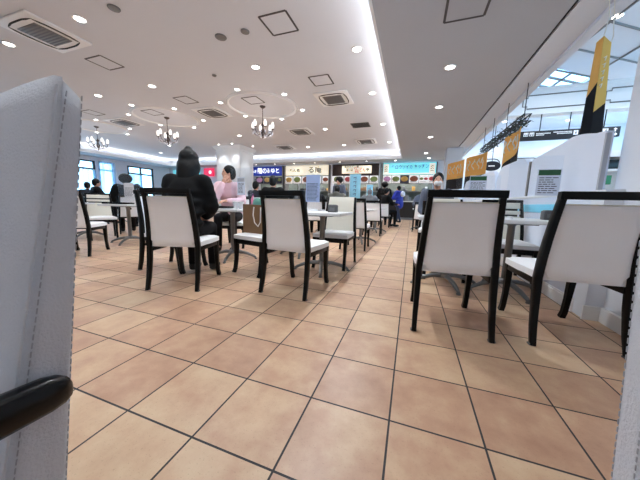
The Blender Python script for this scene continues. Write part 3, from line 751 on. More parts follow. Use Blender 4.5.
# exit sign far behind the gap
t = thing('exit_sign', 'green emergency exit sign with white running figure beyond the white partition', 'sign', (4.82, 8.0, 1.55))
MB().rbox(-.24, .24, 0, .06, -.02, .22, .008).build('sign_box', 'exit_green', t)
m = MB(); m.box(-.22, -.13, -.004, 0, .0, .2)
m.tube([(.02, -.004, .12), (.0, -.004, .07), (.05, -.004, .02)], .014, 5).tube([(.0, -.004, .07), (-.04, -.004, .03)], .013, 5).tube([(-.04, -.004, .12), (.02, -.004, .13), (.07, -.004, .09)], .011, 5).ball((.04, -.004, .17), .02, .006, .02, 8, 6)
m.build('running_figure', 'sign_white', t)
MB().box(-.03, .03, .02, .06, -1.55, -.02).build('post', 'frame_grey', t)
t = thing('display_shelf', 'grey display shelf with dark top bay far beyond the gap beside the tall wall', 'shelf', (5.0, 8.6, 0))
m = MB().box(-.9, .9, 0, .5, 0, .9)
for z in (1.3, 1.95, 2.35): m.box(-.9, .9, 0, .5, z, z+.06)
m.box(-.9, -.84, 0, .5, .9, 2.6); m.box(.84, .9, 0, .5, .9, 2.6); m.box(-.9, .9, .46, .5, .9, 2.6); m.build('carcass', 'trim_white', t)
MB().rbox(-.6, .6, .1, .4, 2.02, 2.28, .02).build('dark_box', 'black_plastic', t)
# ------------------------------------------------------------------ dining chairs and tables
def yback(z): return -.225-.02*max(0, (z-.42))-.25*max(0, z-.5)**1.6   # lean of the back
def make_chair(kind):
    t = thing('dining_chair', 'x', 'chair')
    BW = 'black_wood'
    for s in (-1, 1):
        f = MB(); pts = [(s*.230, -.292, 0), (s*.228, -.262, .12), (s*.225, -.238, .28)]+[(s*(.224-.030*(z-.42)/.5), yback(z), z) for z in (.42, .55, .66, .77, .86, .925)]
        f.sweep(pts, .036, .05, [.8, .9, 1, 1.05, 1.05, 1, .95, .9, .85]); f.build('leg', BW, t)
        f = MB(); f.sweep([(s*.206, .285, 0), (s*.205, .262, .05), (s*.204, .245, .16), (s*.206, .235, .30), (s*.208, .232, .405)], .042, .05, [.9, .85, .85, 1, 1.1]); f.build('leg', BW, t)
        MB().rbox(s*.232-.02, s*.232+.02, -.3, -.268, 0, .012, .004).build('foot_cap', 'grey_plastic', t)
    m = MB(); m.rbox(-.215, .215, .215, .245, .345, .405, .006)
    for s in (-1, 1): m.rbox(s*.212-.014, s*.212+.014, -.22, .24, .36, .405, .006)
    m.build('seat_frame', BW, t)
    # seat cushion, slightly domed
    m = MB(); nx = 10; ny = 10; vs = []; fs = []
    def E(i, n): q = -1+2*i/n; return math.copysign(abs(q)**.8, q)
    for lay in (1, 0):
        for i in range(nx+1):
            for j in range(ny+1):
                x, y = E(i, nx), E(j, ny); edge = max(abs(x), abs(y)); w = .235-.008*(y < 0)
                cx = x*w*(1-.03*abs(y)**6); cy = .02+y*.245*(1-.03*abs(x)**6)
                z = (.448+.022*(1-edge**4)**.5) if lay else .405
                vs.append((cx, cy, z))
    N = (nx+1)*(ny+1)
    for l in (0, N):
        for i in range(nx):
            for j in range(ny): q = [l+i*(ny+1)+j, l+(i+1)*(ny+1)+j, l+(i+1)*(ny+1)+j+1, l+i*(ny+1)+j+1]; fs.append(q if l == 0 else q[::-1])
    ed = [i*(ny+1) for i in range(nx+1)]+[nx*(ny+1)+j for j in range(1, ny+1)]+[i*(ny+1)+ny for i in range(nx-1, -1, -1)]+[j for j in range(ny-1, 0, -1)]
    for q in range(len(ed)): a, b = ed[q], ed[(q+1) % len(ed)]; fs.append((a, b, b+N, a+N))
    m.add(vs, fs); m.build('seat', 'leather', t, 50)
    # upholstered back
    def slab(x0, x1, z0, z1, nm, mm, th=.042, par=t, corner=.05):
        m = MB(); nx, nz = 12, 14; vs = []; fs = []; N = (nx+1)*(nz+1)
        for side in (1, -1):
            for i in range(nx+1):
                for j in range(nz+1):
                    u = i/nx; v_ = j/nz; x = x0+(x1-x0)*u; z = z0+(z1-z0)*v_
                    # rounded lower corners
                    dx = max(0, abs(x-(x0+x1)/2)-((x1-x0)/2-corner)); zz = z
                    if z < z0+corner: zz = max(z, z0+corner-math.sqrt(max(0, corner**2-dx**2)))
                    e = min(1, min(u, 1-u)*nx/1.0, min(v_, 1-v_)*nz/1.0); bul = th*(.32+.18*e)+.006*math.sin(PI*u)*math.sin(PI*v_)
                    vs.append((x*(1-.12*(zz-.43)/.45), yback(zz)+side*bul+.004, zz))
        for l in (0, N):
            for i in range(nx):
                for j in range(nz): q = [l+i*(nz+1)+j, l+(i+1)*(nz+1)+j, l+(i+1)*(nz+1)+j+1, l+i*(nz+1)+j+1]; fs.append(q if l else q[::-1])
        ed = [i*(nz+1) for i in range(nx+1)]+[nx*(nz+1)+j for j in range(1, nz+1)]+[i*(nz+1)+nz for i in range(nx-1, -1, -1)]+[j for j in range(nz-1, 0, -1)]
        for q in range(len(ed)): a, b = ed[q], ed[(q+1) % len(ed)]; fs.append((a, b, b+N, a+N))
        return m.add(vs, fs).build(nm, mm, par, 55)
    if kind == 'framed':
        b = slab(-.207, .207, .422, .862, 'backrest', 'leather')
        m = MB(); m.tube([(x, yback(.862)+.002, .864) for x in (-.18, 0, .18)], .007, 6); m.build('piping', 'leather_ivory', b)
        m = MB(); k = 10
        pts = [(-.215+.43*i/k, yback(.915)-.012*math.sin(PI*i/k)-.005, .917) for i in range(k+1)]
        vs = []; fs = []
        for i, p in enumerate(pts):
            for dy, dz in ((-.016, -.022), (.016, -.022), (.02, -.01), (.016, .02), (-.016, .022), (-.02, .012)): vs.append((p[0], p[1]+dy, p[2]+dz))
        fs = [(i*6+j, i*6+(j+1) % 6, i*6+6+(j+1) % 6, i*6+6+j) for i in range(k) for j in range(6)]+[(5, 4, 3, 2, 1, 0), tuple(k*6+j for j in range(6))]
        m.add(vs, fs); m.build('top_rail', BW, t)
    elif kind == 'slotted':
        b = slab(-.207, .207, .405, .735, 'backrest', 'leather_ivory')
        for z0, z1 in ((.758, .805), (.828, .90)): slab(-.208, .208, z0, z1, 'back_slat', 'leather_ivory', .04, t, .005)
        m = MB()
        for z0, z1 in ((.73, .763), (.80, .833)): m.rbox(-.16, .16, yback((z0+z1)/2)-.012, yback((z0+z1)/2)+.008, z0, z1, .004)
        m.build('slot', BW, t)
        MB().rbox(-.215, .215, yback(.92)-.02, yback(.92)+.02, .895, .935, .01).build('top_rail', BW, t)
    else:
        slab(-.212, .212, .405, .935, 'backrest', 'leather_ivory', .05)
    return t
CH = {k: make_chair(k) for k in ('framed', 'slotted', 'plain')}
used = set()
def chair(kind, x, y, rz, label):
    g = 'white dining chairs with black frames'
    if kind not in used:
        used.add(kind); t = CH[kind]; t.location = (x, y, 0); t.rotation_euler = (0, 0, R(rz)); t['label'] = label; t['group'] = g; return t
    return dup(CH[kind], (x, y, 0), rz, label, g)
chair('framed', .312, .785, 3, 'white leather chair with black frame seen from behind, just right of the aisle')
chair('framed', 1.005, .87, 3, 'white leather chair with black frame before the white partition, nearest right edge')
chair('framed', -1.0, .985, -4, 'white leather chair with black frame left of the aisle, right of the paper bag')
chair('framed', -2.11, .70, 19, 'white leather chair with black frame carrying the black haired diner in a black coat')
chair('framed', -1.65, 1.41, 167, 'white chair carrying the brown paper bag on its seat')
chair('plain', -.93, 2.06, 180, 'ivory plain backed chair facing the viewer behind the left table with grey box')
chair('framed', -.945, 3.55, 0, 'black framed white chair seen from behind, second along the left side of the aisle')
chair('framed', -.95, 5.95, 0, 'black framed white chair seen from behind, third along the left side of the aisle')
chair('plain', .42, 2.12, 180, 'ivory plain backed chair across the table from the near aisle chair, mostly hidden')
chair('slotted', 1.08, 2.2, 180, 'ivory chair with slotted back across the rightmost table')
chair('framed', .33, 7.7, 0, 'white chair with black frame far along the right side of the aisle')
chair('slotted', -6.0, 2.2, -115, 'ivory chair with slotted back at the left table near the windows')
chair('framed', -2.70, 1.06, -84, 'white chair just left of the black haired diner, seen edge on')
chair('framed', -4.64, 1.12, 35, 'beige white chair with black frame half hidden by the near grey backrest')
chair('plain', -4.3, 2.3, 110, 'ivory chair at the right end of the left table, behind the edge on chair')
chair('framed', -3.06, 2.72, 200, 'white chair carrying the diner in the pale pink top')
for x, y, r, l in ((-6.5, 3.12, 60, 'carrying the black haired diner at the left table'), (-7.42, 4.02, 50, 'carrying the smaller dark haired diner at the left table'), (-2.85, 3.62, 10, 'carrying the black haired diner behind the central chair'),
    (-1.95, 5.45, 5, 'carrying the diner in the grey olive coat'), (-2.35, 5.0, 20, 'carrying the dark coated diner left of the grey olive one'), (-1.36, 7.62, 8, 'carrying the diner in the grey coat beside the aisle'),
    (.40, 3.42, 178, 'carrying the masked diner right of the aisle'), (.45, 7.05+1.9, 180, 'carrying the slate coated diner far right of the aisle'), (-4.4, 5.3, 0, 'carrying the small dark haired diner before the column'), (-10.5, 4.35, 30, 'carrying the left dark diner by the window'), (-9.5, 4.05, -20, 'carrying the right dark diner by the window')):
    chair('framed', x, y, r, 'white chair '+l)
chair('framed', -.95, 8.7, 0, 'white chair farthest along the left side of the aisle, under the child in black')

def make_table():
    t = thing('dining_table', 'x', 'table')
    MB().rbox(-.31, .31, -.31, .31, .70, .735, .008, 3).build('tabletop', 'table_white', t)
    MB().rbox(-.16, .16, -.16, .16, .685, .70, .004).build('top_plate', 'steel', t)
    MB().lathe([(.035, .10), (.032, .14), (.032, .66), (.05, .69)], 18).build('column', 'steel', t)
    MB().lathe([(.03, .075), (.055, .085), (.055, .12), (.036, .135)], 18).build('hub', 'steel', t)
    for k in range(4):
        a = PI/2*k+.3; c, s = math.cos(a), math.sin(a)
        MB().tube([(r*c, r*s, z) for r, z in ((.03, .10), (.12, .098), (.22, .075), (.31, .038), (.335, .022))], [.026, .024, .022, .018, .015], 8).lathe([(.02, 0), (.022, .006), (.016, .02)], 12, (.335*c, .335*s, 0)).build('foot', 'steel', t)
    return t
TB = make_table(); first = [1]
def table(x, y, rz, label):
    g = 'square white tables on star feet'
    if first: first.pop(); TB.location = (x, y, 0); TB.rotation_euler = (0, 0, R(rz)); TB['label'] = label; TB['group'] = g; return TB
    return dup(TB, (x, y, 0), rz, label, g)
table(-1.0, 1.72, 0, 'square white table left of the aisle, before the plain backed chair')
table(.41, 1.72, 0, 'square white table beyond the near aisle chair at right')
table(.965, 1.72, 0, 'square white table against the white partition at far right')
table(-2.42, 1.82, 0, 'square white table between the black coated and pink topped diners')
table(-5.0, 2.08, 10, 'square white table with a dark tray near the windows')
table(-6.55, 2.25, 8, 'square white table half hidden behind the near grey backrest, by the window')
table(-1.0, 4.35, 0, 'square white table second along the left side of the aisle')
table(-1.0, 6.62+.1, 0, 'square white table third along the left side of the aisle')
table(-2.3, 5.95, 0, 'square white table before the dark coated diner and the grey olive one')
table(.38, 8.35, 0, 'square white table far along the right side of the aisle')
table(-2.95, 4.35, 0, 'square white table before the diner in the middle distance')
table(-9.9, 4.95, 0, 'square white table by the window between two dark diners')

# ------------------------------------------------------------------ things on tables
def napkin_box(x, y, z, label):
    t = thing('napkin_box', label, 'napkin holder', (x, y, z), 0, 'grey napkin boxes')
    MB().rbox(-.055, .055, -.04, .04, 0, .085, .008).build('box', 'grey_plastic', t)
    MB().rbox(-.045, .045, -.03, .03, .083, .092, .003).build('lid', 'frame_grey', t)
    MB().rbox(-.03, .03, -.046, -.038, .02, .055, .002).build('label_plate', 'steel', t)
ZT = .735
napkin_box(-.86, 1.68, ZT, 'small grey napkin box on the table left of the aisle')
napkin_box(.62, 1.60, ZT, 'small grey napkin box at right, seen just right of the near aisle chair')
napkin_box(1.25, 1.72, ZT, 'small grey napkin box on the rightmost table, left of the nearest right chair')
t = thing('menu_holder', 'upright black menu stand on the table right of the aisle', 'menu stand', (.17, 1.92, ZT))
MB().rbox(-.03, .03, -.04, .04, 0, .012, .003).build('base', 'black_plastic', t); MB().rbox(-.026, .026, -.006, .006, .01, .16, .003).build('plate', 'black_plastic', t)
def notice(x, y, z, rz, label, head, pap='paper_lit', w=.23, h0=.26, hs=.30, pw=.62, ph=.6, dx=0):
    t = thing('table_divider', label, 'table divider', (x, y, z), rz)
    MB().rbox(-pw/2, pw/2, -.003, .003, .006, ph, .002).build('acrylic_panel', 'acrylic', t)
    for s in (-1, 1): MB().rbox(s*pw*.36-.012, s*pw*.36+.012, -.05, .05, 0, .02, .003).build('foot', 'trim_white', t)
    p = MB().box(-w/2, w/2, -.006, -.0035, h0, h0+hs).build('notice_sheet', pap, t); p.location.x = dx
    if head: MB().box(-w/2+.008, w/2-.008, -.008, -.006, h0+hs*.76, h0+hs*.96).build('header_band', head, p)
    m = MB(); z_ = h0+hs*.68
    while z_ > h0+.02:
        x_ = -w/2+.018
        while x_ < w/2-.05:
            l = random.uniform(.015, .05); m.box(x_, min(x_+l, w/2-.02), -.0072, -.006, z_-.007, z_); x_ += l+.008
        z_ -= .02
    m.build('printed_lines', 'ink', p)
notice(1.12, 1.80, ZT, 0, 'clear divider with a green headed notice sheet on the rightmost table', 'green_ink', 'paper_lit', .185, .23, .25, .42, .6, .115)
notice(1.0, 3.5, ZT, 0, 'clear divider with a green headed notice sheet behind the near aisle chair', 'green_ink', 'paper_lit', .24, .28, .32)
notice(-1.38, 2.35, ZT, 0, 'clear divider with a blue notice sheet right of the central chair', None, 'paper_blue', .22, .12, .40, .3)
notice(-2.43, 2.05, ZT, -6, 'clear divider with a grey green headed sheet beside the column, by the pink topped diner', 'panel_grey', 'paper_lit', .15, .20, .26, .4)
notice(-4.78, 1.98, ZT, 6, 'clear divider with a white notice sheet on the left table', None, 'paper', .22, .12, .26, .5)
table(.96, 3.5, 0, 'square white table behind the chairs at right, under a clear divider')
table(-1.62, 2.5, 0, 'square white table behind the central chair, under the blue notice')
t = thing('serving_tray', 'dark serving tray on the left table near the windows', 'tray', (-5.02, 1.93, ZT), 8)
MB().rbox(-.2, .2, -.14, .14, 0, .012, .004).build('base', 'black_plastic', t)
m = MB()
for a, b, c, d in ((-.2, .2, -.14, -.13), (-.2, .2, .13, .14), (-.2, -.19, -.14, .14), (.19, .2, -.14, .14)): m.box(a, b, c, d, .006, .03)
m.build('rim', 'black_plastic', t)
t = thing('serving_tray', 'black serving tray on the table before the pink topped diner', 'tray', (-2.55, 1.72, ZT), 0)
MB().rbox(-.15, .15, -.12, .12, 0, .012, .004).build('base', 'black_plastic', t)
m = MB()
for a, b, c, d in ((-.15, .15, -.12, -.11), (-.15, .15, .11, .12), (-.15, -.14, -.12, .12), (.14, .15, -.12, .12)): m.box(a, b, c, d, .006, .03)
m.build('rim', 'black_plastic', t)
for i, (x, l) in enumerate(((-2.235, 'left'), (-2.15, 'right'))):
    t = thing('paper_cup', '%s one of two white paper cups on the table by the paper bag' % l, 'cup', (x, 1.66, ZT), 0, 'white paper cups')
    MB().lathe([(.027, 0), (.038, .09), (.036, .09), (.025, .006)], 18).build('cup', 'paper', t); MB().lathe([(.039, .088), (.041, .095), (.036, .1)], 18).build('rim', 'trim_white', t)
# paper bag
t = thing('paper_bag', 'brown paper carrier bag with white rope handles on a chair seat', 'bag', (-1.715, 1.36, .468), -13)
m = MB(); w, d, h = .155, .07, .34
m.add([(-w, -d, 0), (w, -d, 0), (w, d, 0), (-w, d, 0), (-w-.004, -d+.006, h), (w+.002, -d-.004, h-.006), (w, d-.006, h), (-w, d, h-.008), (-w+.004, -d+.01, h-.005), (w-.004, -d+.002, h-.01), (w-.004, d-.01, h-.005), (-w+.004, d-.004, h-.012), (-w+.01, -d+.01, .01), (w-.01, -d+.01, .01), (w-.01, d-.01, .01), (-w+.01, d-.01, .01)],
      [(3, 2, 1, 0), (0, 1, 5, 4), (1, 2, 6, 5), (2, 3, 7, 6), (3, 0, 4, 7), (4, 5, 9, 8), (5, 6, 10, 9), (6, 7, 11, 10), (7, 4, 8, 11), (8, 9, 13, 12), (9, 10, 14, 13), (10, 11, 15, 14), (11, 8, 12, 15), (12, 13, 14, 15)])
m.build('bag', 'brown_paper', t, 25)
MB().tube([(.04, -d-.006, h-.03), (.042, -d-.02, h-.12), (.07, -d-.024, h-.21), (.12, -d-.022, h-.25), (.15, -d-.014, h-.2), (.152, -d-.008, h-.03)], .007, 7).build('handle', 'rope_white', t)
MB().tube([(-.05, d-.012, h-.03), (-.05, d+.01, h+.01), (.0, d+.02, h+.03), (.05, d+.01, h+.01), (.05, d-.012, h-.03)], .006, 7).build('handle', 'rope_white', t)
t = thing('snack_pouch', 'pale teal pouch sticking out of the brown paper bag', 'pouch', (-1.70, 1.37, .735), -13)
MB().ball((0, 0, .075), .085, .028, .075, 14, 9).build('body', 'teal', t); MB().rbox(-.07, .07, -.006, .006, .125, .155, .003).build('seal', 'paper', t)
t = thing('bottle', 'slim pink bottle beside the top of the brown paper bag', 'bottle', (-2.16, 1.95, ZT))
MB().lathe([(.028, 0), (.03, .02), (.03, .13), (.014, .17), (.013, .19)], 16).build('body', 'pink_plastic', t); MB().lathe([(.016, .188), (.016, .215), (.012, .22)], 14).build('cap', 'purple', t)
# folded pushchair wheels peeping out below the paper bag chair
t = thing('pushchair', 'folded black pushchair with double wheels behind the chair carrying the paper bag', 'pushchair', (-2.0, 2.62, 0), 10)
for sx in (-.2, .2):
    for dx in (-.03, .03):
        o = MB().tube([(0, 0, 0), (.022, 0, 0)], .07, 20).build('wheel', 'black_rubber', t); o.location = (sx+dx-.011, -.12, .07)
        h_ = MB().lathe([(.035, -.003), (.035, .025)], 14).build('hub', 'grey_plastic', o); h_.rotation_euler = (0, R(90), 0)
    m = MB().tube([(sx, -.12, .07), (sx, -.05, .3), (sx*.9, .05, .6)], .012, 8); m.build('frame_tube', 'black_plastic', t)
MB().tube([(-.18, .05, .6), (-.16, .1, .72), (.16, .1, .72), (.18, .05, .6)], .014, 8).build('handle', 'black_plastic', t)
MB().rbox(-.17, .17, -.07, .05, .22, .56, .03, 3).build('folded_seat', 'coat_black', t)

# ------------------------------------------------------------------ near upholstered seats
def upholstered(name, label, loc, rz, w, th, h, lean, armrest, mirror=1, z0=.20, th1=.04, tilt=0):
    # local: back panel stands along -x from the origin edge, front face towards -y, lean towards +y with height
    t = thing(name, label, 'chair', loc, rz)
    nx, ny, nz = 16, 6, 18; m = MB(); vs = []; fs = []; idx = {}
    def top(x):
        q = max(0, x+.03)/.03; p = max(0, -x-.05)/w
        return h-.006*q**2-.06*p**1.4
    def P(i, j, k):
        x = -w*(1-i/nx); v_ = k/nz; y = (th+(th1-th)*v_)*j/ny; z = z0+(top(x)-.028*j/ny-z0)*v_
        ex = min(1, min(i, nx-i)/1.0); ey = min(1, min(j, ny-j)/1.0); ez = min(1, min(k, nz-k)/1.0)
        q = [ex, ey, ez]; r = .010
        n0 = sum(1 for e in q if e == 0)
        if n0 >= 2:
            if ex == 0: x += r*(.5 if i == 0 else -.5)
            if ey == 0: y += r*(.5 if j == 0 else -.5)
            if ez == 0: z += r*(.5 if k == 0 else -.5)
        b = .010*math.sin(PI*v_)*math.sin(PI*min(1, i/nx))
        if j == 0: y -= b
        y += lean*(z-z0)
        return (x*mirror+tilt*(z-z0), y, z)
    def vid(i, j, k):
        if (i, j, k) not in idx: idx[(i, j, k)] = len(vs); vs.append(P(i, j, k))
        return idx[(i, j, k)]
    for i in range(nx):
        for k in range(nz):
            for j in (0, ny): fs.append([vid(i, j, k), vid(i+1, j, k), vid(i+1, j, k+1), vid(i, j, k+1)])
        for j in range(ny):
            for k in (0, nz): fs.append([vid(i, j, k), vid(i+1, j, k), vid(i+1, j+1, k), vid(i, j+1, k)])
    for j in range(ny):
        for k in range(nz):
            for i in (0, nx): fs.append([vid(i, j, k), vid(i, j+1, k), vid(i, j+1, k+1), vid(i, j, k+1)])
    back = m.add(vs, fs).build('backrest', 'leather_grey', t, 60)
    # stitch rows down the edge band
    for side_ in (0, 1):
        m = MB(); z = z0+.02
        def sp_(z): return (.0004*mirror+tilt*(z-z0), (.010 if not side_ else th+(th1-th)*(z-z0)/(h-z0)-.009)+lean*(z-z0), z)
        while z < top(0)-.03: m.capsule(sp_(z), .0010, sp_(z+.007), .0010, 5); z += .0125
        m.build('stitching', 'stitch', back)['kind'] = 'stuff'
    m = MB().tube([(-.003*mirror+tilt*(z-z0), -.001+lean*(z-z0), z) for z in [z0+.01+(top(0)-z0-.03)*q/20 for q in range(21)]], .0024, 6); m.build('piping', 'leather_grey', back)
    MB().rbox(*( (-w+.01, .0) if mirror > 0 else (0, w-.01)), -.42, .05, .33, .43, .03, 3).build('seat', 'leather_grey', t)
    for x in (-w+.05, -.05):
        for y in (-.36, .02): MB().sweep([(x*mirror, y, 0), (x*mirror, y, .2), (x*mirror, y, .34)], .045, .045, [.8, 1, 1.1]).build('leg', 'black_wood', t)
    if armrest:
        m = MB(); Q = [(.010, .128, .540), (.010, .124, .541), (.011, .115, .543), (.012, .098, .545), (.012, .02, .550), (.012, -.10, .546), (.01, -.22, .535)]
        pts = []; n = 12; vs = []; fs = []
        for i, (x, y, z) in enumerate(Q):
            rr = [(.006, .009), (.012, .017), (.017, .023), (.019, .027), (.020, .029), (.020, .030), (.02, .028)][i]
            for j in range(n):
                a = 2*PI*j/n; vs.append((x+rr[0]*math.copysign(abs(math.cos(a))**.7, math.cos(a)), y, z+rr[1]*math.copysign(abs(math.sin(a))**.7, math.sin(a))))
        fs = [(i*n+j, i*n+(j+1) % n, i*n+n+(j+1) % n, i*n+n+j) for i in range(len(Q)-1) for j in range(n)]+[tuple(range(n)), tuple((len(Q)-1)*n+j for j in range(n))]
        m.add(vs, fs); m.build('armrest', 'black_plastic', t, 50)
        MB().sweep([(.008, -.19, .34), (.008, -.20, .53)], .035, .04).build('arm_post', 'black_wood', t)
    return t
upholstered('upholstered_chair', 'grey white stitched leather chair back with black armrest filling the left edge', (-.488, -1.176, 0), 0, .46, .098, 1.034, .20, True, 1, .20, .036)
upholstered('upholstered_chair', 'grey white stitched leather chair back cropped by the lower right edge', (.352, -.855, 0), 0, .46, .055, 1.0, .0, False, -1, .20, .055, -.062)
# ------------------------------------------------------------------ people
def remesh(name, mb, voxel, m_, parent, extra=None, smooth=6):
    me = mb.mesh(name, m_); o = bpy.data.objects.new(name, me); COL.objects.link(o)
    md = o.modifiers.new('r', 'REMESH'); md.mode = 'VOXEL'; md.voxel_size = voxel
    sm = o.modifiers.new('s', 'SMOOTH'); sm.iterations = smooth; sm.factor = .5
    dg = bpy.context.evaluated_depsgraph_get(); dg.update()
    n = bpy.data.meshes.new_from_object(o.evaluated_get(dg)); n.name = name
    o.modifiers.clear(); o.data = n; bpy.data.meshes.remove(me)
    if extra:
        bm = bmesh.new(); bm.from_mesh(n); e = extra.mesh('e', m_); bm.from_mesh(e); bm.to_mesh(n); bm.free(); bpy.data.meshes.remove(e)
    n.materials.clear(); n.materials.append(M[m_])
    for p in n.polygons: p.use_smooth = True
    o.parent = parent; return o
def V(*a): return Vector(a)
def person(label, x, y, rz, pose, coat, trousers, hair='short', hairm='hair_black', lean=.1, sc=1., arms='lap', yaw=0, nod=0, mask=False, puffy=0., vox=.022, group=None, hood=False, seat=.47):
    t = thing('person', label, 'person', (x, y, 0), rz, group); t.scale = (sc,)*3
    sit = pose == 'sit'
    hz = seat+.09 if sit else .90
    ph = V(0, -.02, hz)
    def up(d, s=1): return V(0, math.sin(lean)*d, math.cos(lean)*d)
    waist = ph+up(.2); chest = ph+up(.36); neck = ph+up(.535); hc = neck+up(.10)+V(0, .03+.06*max(0, nod), .055-.03*nod)
    legs = []
    for s in (-1, 1):
        if sit: h, k, a = V(s*.09, .0, hz-.02), V(s*.11, .40, hz-.03), V(s*.11, .40 if s > 0 else .36, .09)
        elif pose == 'walk': h, k, a = V(s*.085, 0, hz-.02), V(s*.09, .05+.09*s, .48), V(s*.09, -.02+.16*s, .085)
        else: h, k, a = V(s*.085, 0, hz-.02), V(s*.095, .02, .48), V(s*.10, -.01, .085)
        legs.append((h, k, a))
    sh = [neck+up(-.055)+V(s*.165, 0, 0) for s in (-1, 1)]
    A = []
    for i, s in enumerate((-1, 1)):
        p = sh[i]
        if arms == 'lap': e, w = p+V(s*.05, .05, -.27), V(s*.10, .30, hz+.10)
        elif arms == 'table': e, w = p+V(s*.07, .14, -.24), V(s*.10, .46, .80)
        elif arms == 'chin' and s > 0: e, w = V(.17, .34, .80), hc+V(.05, .15, -.17)
        elif arms == 'chin': e, w = p+V(-.06, .14, -.24), V(-.05, .42, .79)
        elif arms == 'reach': e, w = p+V(s*.06, .10, -.26), p+V(s*.02, .34, -.26)
        else: e, w = p+V(s*.06, -.01, -.28), p+V(s*.07, .08, -.52)
        A.append((p, e, w))
    Rm = Matrix.Rotation(R(yaw), 3, 'Z') @ Matrix.Rotation(-nod*.5, 3, 'X')
    def H(v): return hc+Rm @ V(*v)
    # one continuous body
    b = MB()
    b.ball(hc, .074, .093, .112, 16, 11, Rm); b.ball(H((0, .03, -.055)), .056, .06, .06, 12, 8, Rm)
    b.capsule(H((0, .088, .0)), .010, H((0, .108, -.025)), .013, 8)
    for s in (-1, 1): b.ball(H((s*.074, -.005, -.01)), .014, .022, .032, 8, 6, Rm); b.ball(H((s*.03, .088, -.058)), .016, .01, .008, 8, 5, Rm)
    b.capsule(neck-up(.05), .055, hc-V(0, .01, .05), .05)
    b.ball(chest, .165, .105, .17); b.ball(waist, .14, .095, .15); b.ball(ph, .155, .115, .12)
    for i in (0, 1):
        p, e, w = A[i]; b.capsule(p, .055, e, .042); b.capsule(e, .041, w, .027); h, k, a = legs[i]; b.capsule(h, .085, k, .06); b.capsule(k, .058, a, .038); b.capsule(a, .036, a+V(0, .13, -.05), .028)
        b.capsule(p, .055, chest+up(.08), .08)
    ex = MB()
    for i, s in enumerate((-1, 1)):
        p, e, w = A[i]; d = (w-e).normalized(); sd = V(s, 0, 0); sd = (sd-d*sd.dot(d)).normalized(); nrm = d.cross(sd).normalized()
        if nrm.z > 0: nrm = -nrm
        b.ball(w+d*.05, .038, .045, .026, 10, 7, Matrix((sd, d, nrm)).transposed())
        for f, l in ((-.026, .062), (-.009, .074), (.009, .07), (.026, .056)):
            r0 = w+d*.08+sd*f; r1 = r0+d*l*.5+nrm*.008; r2 = r1+d*l*.38+nrm*.028
            ex.capsule(r0, .0095, r1, .0088, 7); ex.capsule(r1, .0088, r2, .007, 7)
        th = w+d*.03-sd*.03; ex.capsule(th, .011, th+d*.035-sd*.022+nrm*.012, .0095, 7); ex.capsule(th+d*.035-sd*.022+nrm*.012, .0095, th+d*.065-sd*.022+nrm*.025, .0075, 7)
    body = remesh('body', b, vox, 'skin', t, ex)
    for s in (-1, 1):
        MB().ball(H((s*.030, .083, .012)), .011, .008, .007, 8, 6, Rm).build('eye', 'eye', t)
    # clothes
    c = MB(); q = .022+puffy
    c.ball(chest, .165+q, .105+q, .17+q*.5); c.ball(waist, .145+q, .10+q, .16); c.ball(ph+up(.03), .16+q, .118+q, .12+(.0 if sit else .04))
    if not sit: c.capsule(ph-V(0, 0, .02), .15+q*.6, ph-V(0, 0, .10), .145+q*.6)
    c.capsule(neck-up(.10), .10, neck-up(.015), .068)
    for i in (0, 1):
        p, e, w = A[i]; w2 = e+(w-e)*.93
        c.capsule(p, .064+q, e, .05+q*.8); c.capsule(e, .05+q*.8, w2, .034+q*.6); c.capsule(p, .06+q, chest+up(.08), .09+q*.5)
        if puffy:
            for f in (.15, .4, .65, .9): c.ball(p+(e-p)*f, .068+q*1.15, .068+q*1.15, .05); c.ball(e+(w2-e)*f, .052+q*1.0, .052+q*1.0, .04)
    if puffy:
        for f in (.05, .16, .27, .38): c.ball(ph+up(f), .178+q, .122+q, .055)
    if hood: c.ball(neck+V(0, -.085, .02), .11, .075, .085); c.capsule(neck+V(-.07, -.04, .02), .045, neck+V(.07, -.04, .02), .045)
    jacket = remesh('jacket' if coat != 'shirt_pink' else 'top', c, vox, coat, t)
    g = MB()
    for h, k, a in legs: g.capsule(h, .10, k, .07); g.capsule(k, .068, a+V(0, 0, .01), .05)
    g.ball(ph-V(0, 0, .0), .158, .12, .10)
    remesh('trousers', g, vox, trousers, t)
    for h, k, a in legs:
        sm = MB().ball(a+V(0, .065, -.045), .045, .13, .042, 12, 8).ball(a+V(0, -.0, -.02), .042, .05, .055, 10, 7)
        for i_, v_ in enumerate(sm.v): sm.v[i_] = (v_[0], v_[1], max(v_[2], .0))
        sm.build('shoe', 'black_rubber', t, 60)
    # hair
    hm = MB(); hm.ball(H((0, -.018, .022)), .088, .100, .108, 16, 11, Rm); hm.ball(H((0, -.05, -.02)), .078, .07, .09, 14, 9, Rm)
    if hair == 'long':
        for s in (-1, 1): hm.capsule(H((s*.066, -.02, .0)), .035, H((s*.075, -.03, -.19)), .038)
        hm.capsule(H((0, -.06, .0)), .08, H((0, -.075, -.22)), .075)
    if hair == 'bushy': hm.ball(H((0, -.03, .03)), .14, .135, .118, 14, 9)
    if hair == 'bun': hm.ball(H((0, -.085, .10)), .05, .05, .045, 10, 7)
    if hair == 'peak': hm.ball(H((0, -.02, .05)), .098, .105, .095, 14, 9); hm.ball(H((0, -.03, -.04)), .122, .105, .12, 12, 8); hm.capsule(H((0, -.05, -.07)), .11, H((0, -.06, -.2)), .11); hm.ball(H((0, -.02, .145)), .04, .04, .03, 10, 7)
    remesh('hair', hm, max(.014, vox*.8), hairm, t, smooth=3)
    if mask:
        MB().ball(H((0, .058, -.05)), .062, .052, .048, 14, 9, Rm).build('face_mask', 'mask_white', t)
    return t
P_ = person
